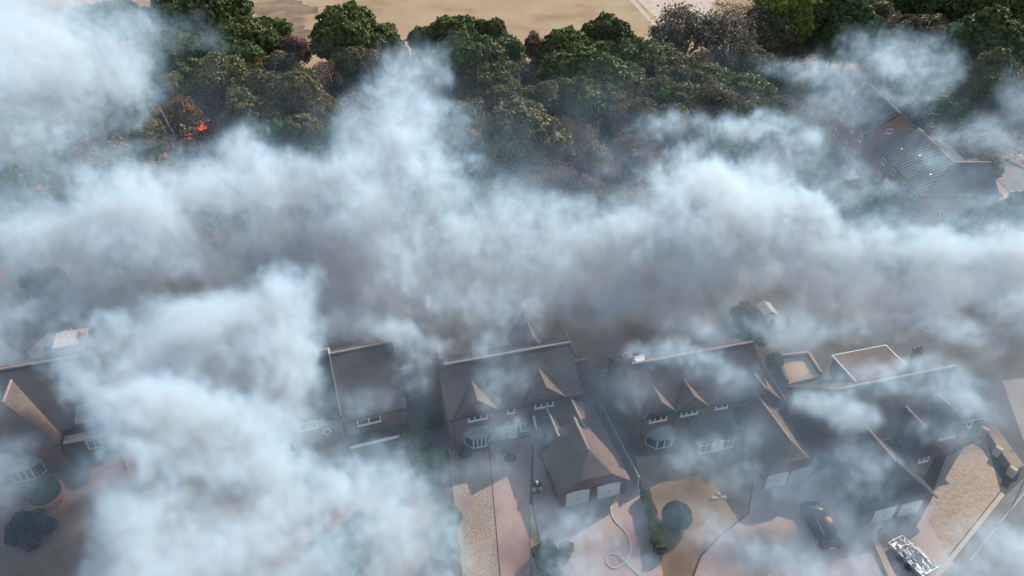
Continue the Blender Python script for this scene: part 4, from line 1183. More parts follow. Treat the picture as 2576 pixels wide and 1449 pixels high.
# ------------------------------------------------------------------ car
def make_car(u, v, rz):
    p = at(u, v, .8); t = thing('parked_car', 'black estate car with bright roof rails parked on the block paving', 'car', (p.x, p.y, 0), rz)
    # local +x = front. sections (x, half width, sill z, belt z)
    def loft(secs, mt, name, parent, smooth=True):
        vs = []; fs = []; n = len(secs[0])
        for s_ in secs: vs += s_
        for i in range(len(secs)-1):
            for k in range(n):
                k2 = (k+1) % n
                fs.append((i*n+k, i*n+k2, (i+1)*n+k2, (i+1)*n+k))
        fs.append(tuple(reversed(range(n)))); fs.append(tuple((len(secs)-1)*n+k for k in range(n)))
        b = MB(); b.add(vs, fs); o = b.build(name, mt, parent, smooth=smooth)
        o.modifiers.new('s','SUBSURF').levels = 2; o.modifiers['s'].render_levels = 2
        return o
    def sec(x, hw, z0, z1, zt, cr=.06):
        return [(x,-hw*.92,z0),(x,-hw,z0+.15),(x,-hw,z1-.12),(x,-hw*.93,z1),(x,-hw*.5,zt),(x,0,zt+cr),(x,hw*.5,zt),(x,hw*.93,z1),(x,hw,z1-.12),(x,hw,z0+.15),(x,hw*.92,z0),(x,0,z0)]
    L = [sec(-2.28,.70,.42,.80,.84,.01),sec(-2.2,.84,.28,.92,.98,.02),sec(-1.6,.90,.22,.96,1.02,.02),sec(-.6,.91,.2,.97,1.02,.02),sec(.7,.91,.2,.95,1.0,.02),
         sec(1.3,.90,.22,.90,.97,.04),sec(1.95,.86,.26,.80,.86,.04),sec(2.25,.74,.32,.66,.70,.03),sec(2.34,.6,.38,.56,.58,.01)]
    body = loft(L, M['carpaint'], 'body', t)
    def gs(x, hb, zb, ht_, zt):
        return [(x,-hb,zb),(x,-(hb+ht_)/2,(zb+zt)/2),(x,-ht_,zt-.03),(x,-ht_*.6,zt),(x,0,zt+.03),(x,ht_*.6,zt),(x,ht_,zt-.03),(x,(hb+ht_)/2,(zb+zt)/2),(x,hb,zb),(x,0,zb)]
    G = [gs(-2.12,.74,.9,.62,1.02),gs(-1.85,.82,.9,.62,1.38),gs(-1.3,.84,.9,.64,1.50),gs(-.2,.84,.9,.65,1.54),gs(.35,.84,.9,.63,1.48),gs(.9,.80,.9,.6,1.15),gs(1.22,.74,.88,.55,.98)]
    loft(G, M['carglass'], 'windows', t)
    Rf = [gs(-1.78,.64,1.38,.6,1.42),gs(-1.3,.665,1.44,.62,1.53),gs(-.2,.67,1.47,.63,1.57),gs(.30,.65,1.42,.6,1.51)]
    roof = loft(Rf, M['carpaint'], 'roof', t)
    for s in (-1, 1):
        MB().tube([(-1.65,s*.62,1.47),(-1.55,s*.62,1.57),(-.4,s*.64,1.63),(.15,s*.62,1.58),(.25,s*.62,1.5)], .022, 6).build('roof_rail', M['chrome'], roof)
        MB().box(.55,.75,s*.98-.08,s*.98+.08,.95,1.08).build('mirror', M['carpaint'], t)
        MB().add([(2.1,s*.6,.66),(2.1,s*.82,.66),(2.28,s*.55,.6),(2.28,s*.72,.6),(2.0,s*.62,.78),(2.0,s*.84,.78)], [(0,1,3,2),(2,3,5,4),(0,4,5,1),(0,2,4),(1,5,3)]).build('headlight', M['glass'], t)
        MB().box(-2.27,-2.16,s*.72-.14,s*.72+.14,.72,.92).build('tail_light', M['redlamp'], t)
        for x in (-1.4, 1.42):
            b = MB(); b.m = Matrix.Translation((x, s*.80, .33)) @ Matrix.Rotation(R(90),4,'X')
            b.lathe((0,0,0), [(.33,-.1),(.35,-.06),(.35,.06),(.33,.1)], 20); wh = b.build('wheel', M['rubber'], t)
            b2 = MB(); b2.m = b.m; b2.lathe((0,0,0), [(.2,-.115),(.22,-.101),(.22,.101),(.2,.115)], 12); b2.build('rim', M['chrome'], wh)
    MB().box(-2.32,-2.24,-.26,.26,.55,.66).build('number_plate', M['door'], t)
    t.scale = (1.13, 1.13, 1.1)
    return t
make_car(2064, 1316, 96.5)

# ------------------------------------------------------------------ trailer loaded with bright metal tubes and sheets
p = at(2296, 1398, .8)
tr = thing('loaded_trailer', 'flat trailer heaped with shiny silver tubes and crumpled sheeting at the bottom right', 'trailer', (p.x, p.y, 0), -64)
b = MB(); b.box(-1.9,1.9,-.85,.85,.5,.62); b.build('bed', M['silver'], tr)
b = MB(); b.box(-1.9,1.9,-.9,-.851,.5,.85); b.box(-1.9,1.9,.851,.9,.5,.85); b.box(-1.95,-1.901,-.9,.9,.5,.85); b.box(1.901,1.95,-.9,.9,.5,1.25); b.build('side_board', M['silver'], tr)
for x in (-.45, .45):
    for s in (-1, 1):
        b = MB(); b.m = Matrix.Translation((x, s*1.0, .32)) @ Matrix.Rotation(R(90),4,'X'); b.lathe((0,0,0), [(.3,-.08),(.32,0),(.3,.08)], 16); b.build('wheel', M['rubber'], tr)
b = MB(); b.bar((-1.9,0,.5),(-3.1,0,.45),.09); b.build('drawbar', M['silver'], tr)
ld = thing('metal_tube_heap', 'tangled shiny silver tubes and foil sheets lying on the flat trailer', 'scrap metal', (p.x, p.y, .63), -64)
rg = random.Random(9); b = MB(); b2 = MB()
for i in range(46):
    x0_, y0_ = rg.uniform(-1.8,1.6), rg.uniform(-.75,.75); a = rg.gauss(0, .5) if rg.random() < .5 else rg.uniform(0, 3.1)
    L = rg.uniform(.5,1.5); x1_ = max(-1.85,min(1.85,x0_+L*math.cos(a))); y1_ = max(-.8,min(.8,y0_+L*math.sin(a)))
    b.tube([(x0_,y0_,rg.uniform(.04,.55)),(x1_,y1_,rg.uniform(.04,.6))], rg.uniform(.02,.045), 6)
b.build('tubes', M['silver'], ld)
for i in range(26):
    x0_, y0_ = rg.uniform(-1.6,1.6), rg.uniform(-.6,.6); a = rg.uniform(0,3.1); u_ = Vector((math.cos(a),math.sin(a),rg.uniform(-.4,.4)))*rg.uniform(.12,.3); w_ = Vector((-math.sin(a),math.cos(a),rg.uniform(-.5,.5)))*rg.uniform(.1,.25)
    c_ = Vector((x0_,y0_,rg.uniform(.25,.55))); b2.add([c_-u_-w_, c_+u_-w_*.6, c_+u_+w_+Vector((0,0,.06)), c_-u_*.7+w_], [(0,1,2,3)])
b2.build('foil_sheets', M['sheet'], ld)
# crumpled bundle
p = at(2204, 1330, .3)
cb_ = thing('sheet_bundle', 'crumpled pale plastic bundle standing on the drive left of the loaded trailer', 'bundle', (p.x, p.y, 0), 20)
vs = []; fs = []; rg = random.Random(3); n1, n2 = 14, 9
for j in range(n2):
    for i in range(n1):
        th_ = 2*math.pi*i/n1; ph_ = math.pi*.5*j/(n2-1); r_ = .48*(1+rg.uniform(-.22,.22))
        vs.append((r_*math.cos(th_)*math.cos(ph_), r_*.8*math.sin(th_)*math.cos(ph_), 1.05*math.sin(ph_)*(1+rg.uniform(-.08,.08))))
for j in range(n2-1):
    for i in range(n1):
        i2 = (i+1) % n1; fs.append((j*n1+i, j*n1+i2, (j+1)*n1+i2, (j+1)*n1+i))
MB().add(vs, fs).build('cover', M['sheet'], cb_)
MB().bar((-.15,-.42,.3),(.12,-.40,.95),.12,.06).build('strap', M['rubber'], cb_)
# pale slanted rock-like bin bags on the lawn in shade
p = at(1808, 1245, .2); bg_ = thing('garden_stones', 'hazy low heap of pale stones at the lawn corner before the glazed porch', 'stones', (p.x, p.y, 0), 10)
for i in range(5):
    b = MB(); rg = random.Random(i+40); r_ = rg.uniform(.16,.32)
    b.lathe((rg.uniform(-.7,.7), rg.uniform(-.3,.3), 0), [(r_,0),(r_*1.05,r_*.4),(r_*.7,r_*.8),(.05,r_*.9)], 7); b.build('stone', M['stonestrip'], bg_)

# ------------------------------------------------------------------ fire hose
hz = [(1560,1240),(1544,1262),(1536,1283),(1546,1309),(1571,1335),(1585,1363),(1586,1389),(1571,1415),(1549,1429),(1531,1422),(1525,1406),(1534,1394),(1554,1395),(1571,1411),(1589,1430),(1625,1462)]
pts = [at(a, c_, .08) for a, c_ in hz]
dense = []
for i in range(len(pts)-1):
    p0, p1, p2, p3 = pts[max(i-1,0)], pts[i], pts[i+1], pts[min(i+2,len(pts)-1)]
    for k in range(6):
        s = k/6
        q = .5*((2*p1)+(-p0+p2)*s+(2*p0-5*p1+4*p2-p3)*s*s+(-p0+3*p1-3*p2+p3)*s**3)
        q.z = .08 + (.13 if 12.2 < i+s < 13.4 else 0)
        dense.append(q)
o0 = dense[0].copy(); o0.z = 0
hs_ = MB().tube([q-o0 for q in dense], .065, 8).build('fire_hose', M['hose'], None, loc=o0, smooth=True)
tag(hs_, 'pale fire hose lying in a loop on the paving before the middle garage', 'hose')

# ------------------------------------------------------------------ lamp post at the right edge
p = at(2604, 1150, 0)
lp = thing('street_lamp', 'tall street lamp just off the right edge whose long shadow crosses the street', 'lamp post', (p.x, p.y, 0), 200)
MB().tube([(0,0,0),(0,0,1.2),(0,0,6.4),(.15,0,6.8),(.7,0,7.0)], [.09,.07,.05,.045,.04], 8).build('post', M['silver'], lp)
MB().box(.6,1.2,-.12,.12,6.93,7.06).build('lamp_head', M['concrete'], lp)

# ------------------------------------------------------------------ people
def person(u, v, label, rz, lean=0.0):
    p = at(u, v, 0)
    t = thing('person', label, 'person', (p.x, p.y, 0), rz, None)
    V = []; E_ = []; Rr = []
    def vt(co, r, par=None):
        V.append(co); Rr.append(r); i = len(V)-1
        if par is not None: E_.append((par, i))
        return i
    pel = vt((0,0,.95), .15)
    wst = vt((0,0,1.12), .135, pel); ch = vt((0,.02,1.32), .16, wst); nk0 = vt((0,.01,1.47), .085, ch)
    nk = vt((0,0,1.54), .058, nk0); hd_ = vt((0,-.02,1.64), .095, nk); tp_ = vt((0,-.01,1.73), .085, hd_)
    for s in (-1, 1):
        hp_ = vt((s*.10,0,.88), .105, pel); kn = vt((s*.13,-.04+s*.05,.48), .07, hp_); an = vt((s*.15,.03+s*.06,.10), .05, kn); vt((s*.17,-.15+s*.06,.045), .045, an)
        sh_ = vt((s*.19,.02,1.42), .075, ch); el = vt((s*.33,.0,1.17), .055, sh_); wr = vt((s*.30,-.22,1.02), .036, el); pm_ = vt((s*.29,-.30,.99), .034, wr)
        for k in range(4):
            a = vt((s*(.29+(k-1.5)*.02),-.345,.98), .010, pm_); b_ = vt((s*(.29+(k-1.5)*.022),-.385+.006*abs(k-1),.955), .009, a); vt((s*(.288+(k-1.5)*.022),-.395+.006*abs(k-1),.93), .008, b_)
        th_ = vt((s*.255,-.31,.985), .011, pm_); vt((s*.245,-.345,.965), .009, th_)
    me = bpy.data.meshes.new('body'); me.from_pydata(V, E_, []); me.update()
    o = bpy.data.objects.new('body', me); C.objects.link(o)
    sk = o.modifiers.new('skin', 'SKIN'); 
    sv = me.skin_vertices[0].data if me.skin_vertices else None
    if sv is None:
        bpy.context.view_layer.objects.active = o
        bm = __import__('bmesh').new(); bm.from_mesh(me); lay = bm.verts.layers.skin.verify(); bm.verts.ensure_lookup_table()
        for i, q in enumerate(bm.verts): q[lay].radius = (Rr[i], Rr[i]*.85); q[lay].use_root = (i == 0)
        bm.to_mesh(me); bm.free()
    o.modifiers.new('sub', 'SUBSURF').levels = 2
    bpy.context.view_layer.update()
    dg = bpy.context.evaluated_depsgraph_get()
    m2 = bpy.data.meshes.new_from_object(o.evaluated_get(dg))
    m2.name = 'body'; o.modifiers.clear(); o.data = m2; o.parent = t
    m2.materials.clear()
    for k in ('uniform', 'skin', 'reflective'): m2.materials.append(M[k])
    for f in m2.polygons:
        c_ = f.center; f.use_smooth = True; i = 0
        if c_.z > 1.52 and abs(c_.x) < .12: i = 1
        elif c_.y < -.25 and c_.z > .85: i = 1
        elif 1.10 < c_.z < 1.15 or .30 < c_.z < .36: i = 2
        f.material_index = i
    b = MB(); b.lathe((0,-.01,1.66), [(.17,0),(.175,.02),(.135,.03),(.125,.09),(.09,.14),(.03,.165)], 16); hm = b.build('helmet', M['helmet'], t, smooth=True)
    MB().box(-.10,.10,-.155,-.13,1.60,1.67).build('visor', M['glass'], hm)
    b = MB(); b.tube([(-.09,.19,1.05),(-.09,.20,1.4)], .07, 10); b.tube([(.0,.17,1.4),(-.12,-.14,1.38)], .02, 6); b.build('air_cylinder', M['silver'], t)
    return t
person(1350, 1240, 'person in dark fire gear and a white helmet standing on the shaded drive', 10)
person(1927, 1478, 'person in a white helmet cut off by the bottom edge on the block paving', 200)

# ------------------------------------------------------------------ flames
fm = bpy.data.materials.new('flame'); fm.use_nodes = True
n = fm.node_tree.nodes; l = fm.node_tree.links; n.clear()
em = n.new('ShaderNodeEmission'); ou = n.new('ShaderNodeOutputMaterial'); tc = n.new('ShaderNodeTexCoord'); nz = n.new('ShaderNodeTexNoise'); rp = n.new('ShaderNodeValToRGB')
nz.inputs['Scale'].default_value = 1.4; l.new(tc.outputs['Object'], nz.inputs[0]); l.new(nz.outputs[0], rp.inputs[0])
rp.color_ramp.elements[0].position = .35; rp.color_ramp.elements[0].color = (.55,.03,.01,1); rp.color_ramp.elements[1].position = .7; rp.color_ramp.elements[1].color = (.95,.13,.03,1)
l.new(rp.outputs[0], em.inputs[0]); em.inputs[1].default_value = .85; l.new(em.outputs[0], ou.inputs[0])
M['flame'] = fm
def flame(label, u, v, z, wd, ht, n_, seed):
    p = at(u, v, z); t = MB(); rg = random.Random(seed)
    for i in range(n_):
        x, y = rg.gauss(0, wd*.33), rg.gauss(0, wd*.25); h = ht*rg.uniform(.35,1)*(1-min(abs(x)/wd,.7)); r_ = rg.uniform(.12,.3)*wd*.35
        lx, ly = rg.uniform(.1,.5)*h, rg.uniform(-.3,.3)*h
        z0 = rg.uniform(-.3,.5)*ht*.4
        t.tube([(x,y,z0),(x+lx*.1,y,z0+h*.25),(x+lx*.5+rg.uniform(-.15,.15),y+ly*.5,z0+h*.6),(x+lx,y+ly,z0+h)], [r_*.5,r_,r_*.6,.02], 7)
    o = t.build('flame', fm, None, loc=p, smooth=True)
    tag(o, label, 'fire', 'flames in the wood'); return o
flame('largest bright orange flames in front of the rust coloured tree', 505, 326, 5, 1.5, 1.1, 22, 1)
flame('thin line of red flame just below the largest flames', 478, 350, 3, .7, .9, 8, 2)
flame('small pinkish flames over white burnt branches', 415, 392, 2, .9, .7, 8, 3)
flame('small lone orange flame in the grey smoke at the left edge', 97, 474, 9, 1.0, .7, 12, 4)
flame('faint reddish flame touching the left edge of the picture', 4, 690, 4, .4, 1.0, 6, 5)

# ------------------------------------------------------------------ smoke
SM = [ # u, v, ru, rv, opacity, height
 (30,40,110,110,.97,24),(0,160,110,120,.96,22),(110,30,90,50,.6,22),(245,120,140,95,.86,20),(150,180,130,90,.88,18),(300,180,90,70,.72,18),(60,290,120,90,.92,16),
 (200,290,110,60,.62,15),(40,390,120,70,.80,12),(160,400,90,50,.5,12),(290,370,90,40,.62,10),(230,420,80,40,.65,10),(40,560,110,70,.62,8),(330,470,90,60,.90,12),(400,510,130,70,.96,13),
 (520,390,60,40,.62,9),(470,450,90,50,.85,11),(600,350,50,45,.68,9),(630,420,90,60,.85,12),(560,480,120,70,.9,12),(700,460,110,70,.92,13),(220,580,140,60,.86,12),(160,650,110,40,.78,10),
 (400,610,140,65,.88,12),(560,600,110,60,.80,10),(330,700,120,40,.6,8),(800,480,110,80,.96,15),(870,560,130,80,.97,14),(960,470,110,90,.97,16),(1010,390,90,80,.97,17),
 (1040,290,80,75,.93,17),(960,225,62,58,.84,16),(1030,190,80,50,.72,15),(900,330,70,55,.75,14),(860,290,40,50,.55,13),(1110,360,60,90,.6,14),(1130,480,70,80,.6,11),(1060,140,70,40,.32,12),
 (800,640,130,60,.85,10),(950,650,130,70,.92,11),(680,680,120,50,.66,8),(1060,570,90,80,.9,12),(1000,760,120,50,.75,8),(1000,840,75,45,.88,9),(940,860,60,40,.6,8),(1120,700,110,60,.85,9),
 (1250,540,80,60,.9,12),(1300,590,110,60,.94,12),(1180,620,100,60,.88,11),(1370,640,110,55,.93,11),(1200,740,120,60,.74,8),(1330,730,110,55,.8,8),(1290,810,80,40,.55,7),(1400,570,70,45,.7,10),
 (1480,600,100,55,.94,12),(1560,640,110,60,.95,12),(1640,560,90,60,.92,13),(1700,620,120,65,.95,13),(1780,540,110,70,.95,13),(1880,580,120,70,.95,13),(1960,520,90,60,.97,14),(2040,530,70,45,.97,14),
 (1880,470,90,55,.9,13),(1700,490,90,50,.8,12),(1640,440,70,45,.62,11),(1730,420,50,50,.78,12),(1700,340,50,35,.72,11),(1760,310,40,30,.6,11),(1650,340,40,25,.45,10),(1860,340,60,28,.86,12),(1940,345,70,35,.9,13),
 (2010,385,50,40,.88,12),(1930,420,80,40,.86,12),(1840,430,60,30,.7,11),(1790,350,40,40,.35,10),(1470,700,110,55,.86,8),(1600,720,110,50,.84,8),(1740,710,110,45,.8,9),(1560,800,110,45,.55,6),(1420,800,70,40,.5,6),
 (1860,680,110,50,.88,10),(2000,640,120,60,.95,11),(2120,620,110,55,.95,12),(2230,650,120,60,.95,11),(2350,640,120,60,.95,11),(2470,630,110,60,.95,11),(2560,680,90,80,.92,10),
 (2120,720,110,50,.85,9),(2250,750,120,50,.86,8),(2390,740,120,55,.88,8),(2520,790,100,60,.85,8),(2060,790,90,45,.6,7),(2210,840,110,45,.7,7),(2330,830,100,40,.6,7),(2450,880,90,50,.62,7),(2560,870,70,50,.6,7),
 (2205,130,80,60,.84,15),(2255,190,70,50,.76,14),(2120,190,80,45,.66,13),(2040,170,70,28,.55,12),(1960,155,60,22,.42,12),(2110,255,75,50,.66,11),(2060,300,50,60,.48,9),(2180,205,55,30,.5,13),(2000,260,40,50,.25,9),
 (2100,350,60,60,.5,7),(2540,250,60,70,.66,10),(2500,330,70,40,.45,8),(2430,350,70,28,.55,8),(2560,370,60,50,.3,7),(2150,430,60,40,.4,6),(2120,480,60,40,.45,6),(2360,400,50,22,.3,10.5),(2260,460,60,20,.2,8.5),(2440,500,80,18,.35,7),(2540,500,60,28,.6,7),(2430,560,110,30,.3,6),
 (50,790,90,60,.85,9),(30,870,90,50,.82,8),(130,800,60,40,.45,8),(90,870,70,40,.4,8),(20,1000,60,60,.45,8),(60,1130,90,60,.55,6),(10,1200,60,60,.7,6),(130,1200,80,60,.3,5),(200,700,60,40,.5,7),(260,760,120,45,.6,7),
 (470,790,110,50,.9,12),(600,800,110,70,.97,14),(680,870,85,85,.98,15),(560,900,130,80,.98,14),(420,890,120,80,.96,13),(330,850,80,50,.85,12),(470,980,130,70,.94,13),(330,960,75,60,.75,12),(620,970,110,55,.88,13),(310,1050,70,60,.72,11),(430,1080,110,60,.85,11),
 (560,1070,120,50,.8,10),(680,1130,150,50,.86,9),(450,1180,140,80,.95,10),(600,1230,160,90,.96,10),(380,1300,110,110,.97,10),(520,1370,160,100,.97,10),(780,1160,120,60,.9,9),(900,1150,100,55,.8,8),(960,1230,90,70,.7,7),(790,1280,120,70,.8,8),
 (690,1380,130,90,.88,8),(830,1420,120,60,.72,7),(960,1370,110,80,.62,6),(1060,1290,80,80,.66,6),(1090,1400,70,60,.55,5),(270,1150,50,90,.62,9),(280,1320,40,100,.62,8),(300,1430,60,60,.7,8),(1130,1200,40,50,.35,5),
 (780,970,60,50,.4,12),(900,1010,80,35,.42,11),(1100,880,60,40,.55,10),(1080,960,60,40,.45,8),
 (1290,960,60,50,.55,11),(1270,1010,50,45,.5,9),(1320,1070,60,45,.62,6),(1270,1090,50,30,.42,5),(1390,1090,50,28,.4,5),(1240,1180,60,30,.3,3),(1340,950,40,40,.25,10),(1250,880,90,25,.3,11),
 (1490,1320,60,45,.72,3.5),(1450,1370,60,45,.72,3.5),(1530,1390,70,45,.66,3),(1480,1440,80,40,.75,3),(1610,1440,60,30,.45,3),(1400,1300,50,40,.4,3),
 (1680,900,80,28,.55,11),(1770,930,60,40,.45,10),(1850,980,60,40,.3,9),(1600,1000,50,50,.2,8),(1790,1130,70,35,.6,5),(1870,1110,50,40,.55,5.5),(1730,1170,70,35,.6,4),(1840,1190,70,35,.5,4),(1690,1120,40,30,.3,5),(1950,1210,70,35,.35,3.5),
 (2090,1045,50,25,.82,8),(2130,1075,50,25,.8,8),(2040,1030,45,22,.6,8),(2180,1010,90,35,.45,9),(2280,960,110,28,.35,9),(2330,1030,90,40,.4,8),(2390,990,70,50,.4,8),(2430,1040,60,40,.35,6),
 (2190,1190,90,30,.5,5),(2130,1210,80,40,.55,4),(2060,1290,50,60,.4,3),(2250,1260,80,40,.5,4),(2210,1320,80,40,.35,3),(2340,1110,60,30,.4,6),
 (2500,1360,80,50,.8,4),(2430,1410,90,50,.78,4),(2560,1400,60,60,.8,4),(2350,1420,60,30,.4,3),(2420,1340,60,40,.35,4),(1960,1380,170,70,.45,2.5),(2120,1400,110,60,.4,2.5),(1760,1330,110,50,.25,3),(1180,1400,60,60,.25,3),
 (2480,970,60,60,.4,7),(2000,860,120,50,.5,9),(1750,840,120,40,.4,8),(1250,850,100,30,.4,9),(700,760,120,50,.6,9),(700,760,120,50,.6,9),(850,800,90,50,.6,8),
 (610,840,150,95,.97,15),(400,920,120,100,.95,14),(560,960,130,80,.92,13),(480,1060,150,80,.9,11),(520,1260,220,120,.96,9),(430,1400,190,110,.96,8),(700,1330,180,110,.9,8),(300,1230,70,90,.8,8),
 (850,540,200,110,.9,13),(960,380,90,110,.9,16),(1050,620,150,80,.82,10),(700,560,160,70,.8,10),(1150,800,200,60,.62,7),(1400,760,150,50,.6,7),(900,770,160,60,.66,7),(620,700,200,60,.66,8),(1620,640,200,70,.86,11),(2050,600,250,60,.88,12),(2400,700,200,80,.8,9),
 (330,830,110,70,.94,13),(460,820,130,60,.95,13),(560,970,140,70,.94,13),(640,1000,110,60,.9,12),(700,960,70,50,.85,13),(480,1050,130,70,.9,11),(620,1060,110,50,.72,10),(760,1060,110,50,.5,9),
 (760,1150,130,60,.9,9),(900,1180,110,60,.86,8),(960,1270,100,80,.86,7),(860,1380,120,70,.84,7),(1040,1270,90,100,.76,6),(1080,1390,70,80,.66,5),(1130,1300,35,80,.45,5),(380,1150,110,90,.93,10),
 (300,760,160,50,.7,7),(520,740,150,50,.72,8),(900,740,200,60,.8,8),(1120,740,180,60,.8,8),(1330,770,160,50,.76,7),(1500,770,140,50,.72,7),(800,830,130,50,.66,8),(960,830,110,50,.7,8),(1650,760,140,40,.6,7),
 (480,1000,160,70,.95,14),(620,1030,130,60,.9,13),(380,1050,120,70,.94,13),(560,1100,170,60,.9,12),(700,900,80,70,.96,15),(640,940,120,60,.95,15),(1960,1240,100,50,.4,3),(2080,1180,80,40,.45,5),
]
# the plume over the left hand drives is lifted so that sunlight reaches it
SM = [(u, v, ru, rv, al*(.72 if 1180 < u < 1650 and v < 625 else 1.), h_ + (5.5 if v > 1040 and 240 < u < 1000 and al >= .8 else 0)) for (u, v, ru, rv, al, h_) in SM]
VX = .46
X0_, Y0v, Z0_ = -132., 20., 0.
NX, NY, NZ = 526, 364, 52
VZ = .66
def fbm(seed, power, lo):
    shp = (NX, NY, 60)
    g = np.random.default_rng(seed); nse = g.standard_normal(shp).astype('f4')
    kx = np.fft.fftfreq(shp[0], VX)[:,None,None]; ky = np.fft.fftfreq(shp[1], VX)[None,:,None]; kz = np.fft.rfftfreq(shp[2], VZ)[None,None,:]
    K = np.sqrt(kx**2+ky**2+kz**2)
    amp = np.where(K > 0, (K+lo)**(-power), 0)
    f = np.fft.irfftn(np.fft.rfftn(nse)*amp, s=shp)[:, :, :NZ].astype('f4')
    return f/f.std()
n1_ = fbm(1, 2.05, .06); n2_ = fbm(9, 1.75, .09); wx_ = fbm(2, 2.9, .03)*2.6; wy_ = fbm(3, 2.9, .03)*2.6; wz_ = fbm(4, 2.9, .03)*1.3
# stretch the fine noise along slow swirls, as moving smoke does
ii = np.arange(NX)[:,None,None]; jj = np.arange(NY)[None,:,None]; kk = np.arange(NZ)[None,None,:]
def swirl(src, amt):
    a_ = np.clip(ii + (wx_*amt/VX).astype('i4'), 0, NX-1); b_ = np.clip(jj + (wy_*amt/VX).astype('i4'), 0, NY-1); c_ = np.clip(kk + (wz_*amt/VZ).astype('i4'), 0, NZ-1)
    return src[a_, b_, c_]
n2_ = swirl(n2_, 2.4)
gx = (X0_ + VX*np.arange(NX))[:,None,None]; gy = (Y0v + VX*np.arange(NY))[None,:,None]; gz = (Z0_ + VZ*np.arange(NZ))[None,None,:]
D2 = np.zeros((NX, NY, NZ), 'f4')
for (u, v, ru, rv, al, hz_) in SM:
    c_ = at(u, v, hz_); dp = depth_at(c_)
    rx = ru*dp/FPX*1.0; rw = rv*dp/FPX*1.0
    vd = (Vector(c_)-Vector((0,0,CAM_H))).normalized(); sn = -vd.z; cs = math.sqrt(1-sn*sn)
    rz_ = max(1.3, min(rw*.75, 6.5, hz_*.62)); ry = math.sqrt(max(rw*rw-(rz_*cs)**2, (rw*.45)**2))/sn
    chord = 2/math.sqrt((cs/ry)**2+(sn/rz_)**2)
    pk = -math.log(1-al*(.985 if al > .93 else .87 if al > .84 else .76 if al > .66 else .62))/(chord*.62)
    m_ = 3.5
    i0 = max(0, int((c_.x-rx*1.73-m_-X0_)/VX)); i1 = min(NX, int((c_.x+rx*1.73+m_-X0_)/VX)+1)
    j0 = max(0, int((c_.y-ry*1.73-m_-Y0v)/VX)); j1 = min(NY, int((c_.y+ry*1.73+m_-Y0v)/VX)+1)
    k0_ = max(0, int((hz_-rz_*1.73-2)/VZ)); k1_ = min(NZ, int((hz_+rz_*1.73+2)/VZ)+1)
    if i1 <= i0 or j1 <= j0 or k1_ <= k0_: continue
    sl_ = (slice(i0,i1), slice(j0,j1), slice(k0_,k1_))
    wk = min(1., rx/6., rw/4.)
    q = ((gx[i0:i1]-c_.x+wx_[sl_]*wk)/rx)**2 + ((gy[:,j0:j1]-c_.y+wy_[sl_]*wk)/ry)**2 + ((gz[:,:,k0_:k1_]-hz_+wz_[sl_]*wk)/rz_)**2
    f = 1.0*np.exp(-1.2*q**1.2) + (.15*n1_[sl_]+.17*n2_[sl_])*np.exp(-.6*q) - .04
    f = np.maximum(f, 0)*np.clip(3.0 - q, 0, 1)
    D2[sl_] += (pk*f)**2
den = np.sqrt(D2)
den *= np.exp(.55*n2_ + .15*n1_ - .14)
# thin general veil low over the gardens and houses
veil = (.021*np.exp(-((gy-50)/18.)**2) + .075*np.exp(-((gy-79)/10.)**2))*np.exp(-gz/8.)*np.clip(1+.8*n1_, 0, 3)
den = (np.minimum(den, .85) + veil).astype('f4')
den[den < .0006] = 0; den[0] = den[-1] = 0; den[:, 0] = den[:, -1] = 0; den[:, :, -1] = 0; den[:, :, 0] *= .5

sm_ = bpy.data.meshes.new('smoke'); sm_.vertices.add(den.size)
at_ = sm_.attributes.new('density', 'FLOAT', 'POINT'); at_.data.foreach_set('value', den.ravel())
so = bpy.data.objects.new('smoke', sm_); C.objects.link(so)
tag(so, 'billowing white and blue grey smoke drifting over the wood and the houses', 'smoke', kind='stuff')
ng = bpy.data.node_groups.new('smoke_volume', 'GeometryNodeTree')
ng.interface.new_socket('Geometry', in_out='INPUT', socket_type='NodeSocketGeometry'); ng.interface.new_socket('Geometry', in_out='OUTPUT', socket_type='NodeSocketGeometry')
N = ng.nodes.new; L_ = ng.links.new
gi = N('NodeGroupInput'); go = N('NodeGroupOutput'); vc = N('GeometryNodeVolumeCube')
vc.inputs['Min'].default_value = (X0_, Y0v, Z0_); vc.inputs['Max'].default_value = (X0_+VX*(NX-1), Y0v+VX*(NY-1), Z0_+VZ*(NZ-1))
for a, k in zip('XYZ', (NX, NY, NZ)): vc.inputs['Resolution '+a].default_value = k
ps = N('GeometryNodeInputPosition')
def vmath(op, a, bb=None):
    q = N('ShaderNodeVectorMath'); q.operation = op; L_(a, q.inputs[0])
    if bb is not None: q.inputs[1].default_value = bb
    return q.outputs[0]
q = vmath('FLOOR', vmath('ADD', vmath('DIVIDE', vmath('SUBTRACT', ps.outputs[0], (X0_,Y0v,Z0_)), (VX,VX,VZ)), (.5,.5,.5)))
sx = N('ShaderNodeSeparateXYZ'); L_(q, sx.inputs[0])
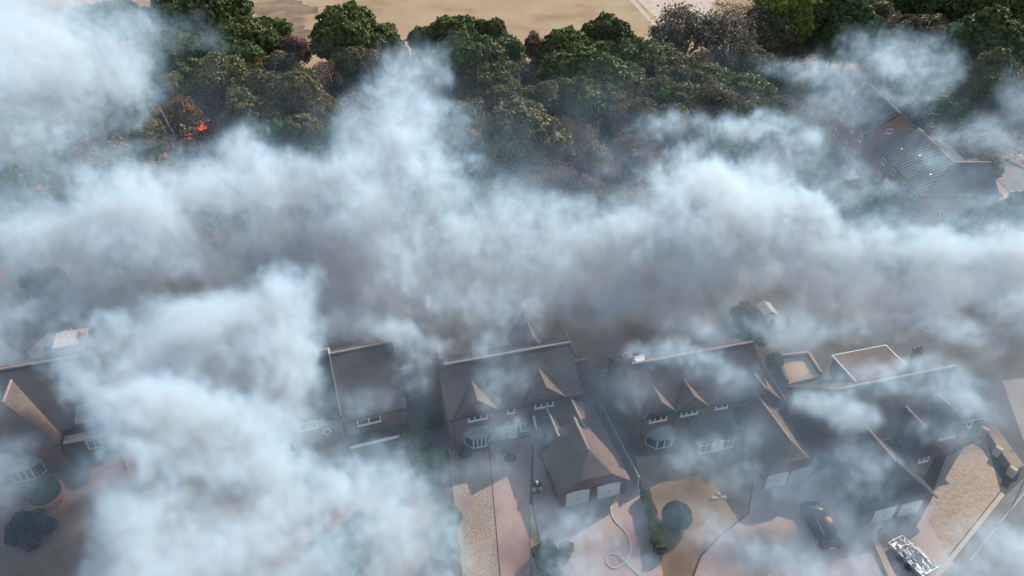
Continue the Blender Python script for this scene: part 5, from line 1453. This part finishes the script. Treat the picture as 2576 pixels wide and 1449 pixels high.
def fmath(op, a, bb):
    q = N('ShaderNodeMath'); q.operation = op
    for i, z_ in enumerate((a, bb)):
        if isinstance(z_, (int, float)): q.inputs[i].default_value = z_
        else: L_(z_, q.inputs[i])
    return q.outputs[0]
idx = fmath('ADD', fmath('ADD', fmath('MULTIPLY', sx.outputs[0], NY*NZ), fmath('MULTIPLY', sx.outputs[1], NZ)), sx.outputs[2])
si = N('GeometryNodeSampleIndex'); si.data_type = 'FLOAT'; si.domain = 'POINT'; si.clamp = True
na = N('GeometryNodeInputNamedAttribute'); na.data_type = 'FLOAT'; na.inputs[0].default_value = 'density'
L_(gi.outputs[0], si.inputs['Geometry']); L_(na.outputs[0], si.inputs['Value']); L_(idx, si.inputs['Index']); L_(si.outputs[0], vc.inputs['Density'])
smn = N('GeometryNodeSetMaterial'); L_(vc.outputs[0], smn.inputs[0]); L_(smn.outputs[0], go.inputs[0])
mt = bpy.data.materials.new('smoke'); mt.use_nodes = True; mn = mt.node_tree; mn.nodes.clear()
ai = mn.nodes.new('ShaderNodeAttribute'); ai.attribute_name = 'density'
vs_ = mn.nodes.new('ShaderNodeVolumeScatter'); va = mn.nodes.new('ShaderNodeVolumeAbsorption'); ad = mn.nodes.new('ShaderNodeAddShader'); out = mn.nodes.new('ShaderNodeOutputMaterial')
m1 = mn.nodes.new('ShaderNodeMath'); m1.operation = 'MULTIPLY'; m1.inputs[1].default_value = 1.0; mn.links.new(ai.outputs['Fac'], m1.inputs[0])
m2_ = mn.nodes.new('ShaderNodeMath'); m2_.operation = 'MULTIPLY'; m2_.inputs[1].default_value = .15; mn.links.new(ai.outputs['Fac'], m2_.inputs[0])
vs_.inputs['Color'].default_value = (.60, .82, .985, 1); vs_.inputs['Anisotropy'].default_value = .12
va.inputs['Color'].default_value = (0., .22, .36, 1)
mn.links.new(m1.outputs[0], vs_.inputs['Density']); mn.links.new(m2_.outputs[0], va.inputs['Density'])
mn.links.new(vs_.outputs[0], ad.inputs[0]); mn.links.new(va.outputs[0], ad.inputs[1]); mn.links.new(ad.outputs[0], out.inputs['Volume'])
smn.inputs['Material'].default_value = mt; sm_.materials.append(mt)
md = so.modifiers.new('volume', 'NODES'); md.node_group = ng
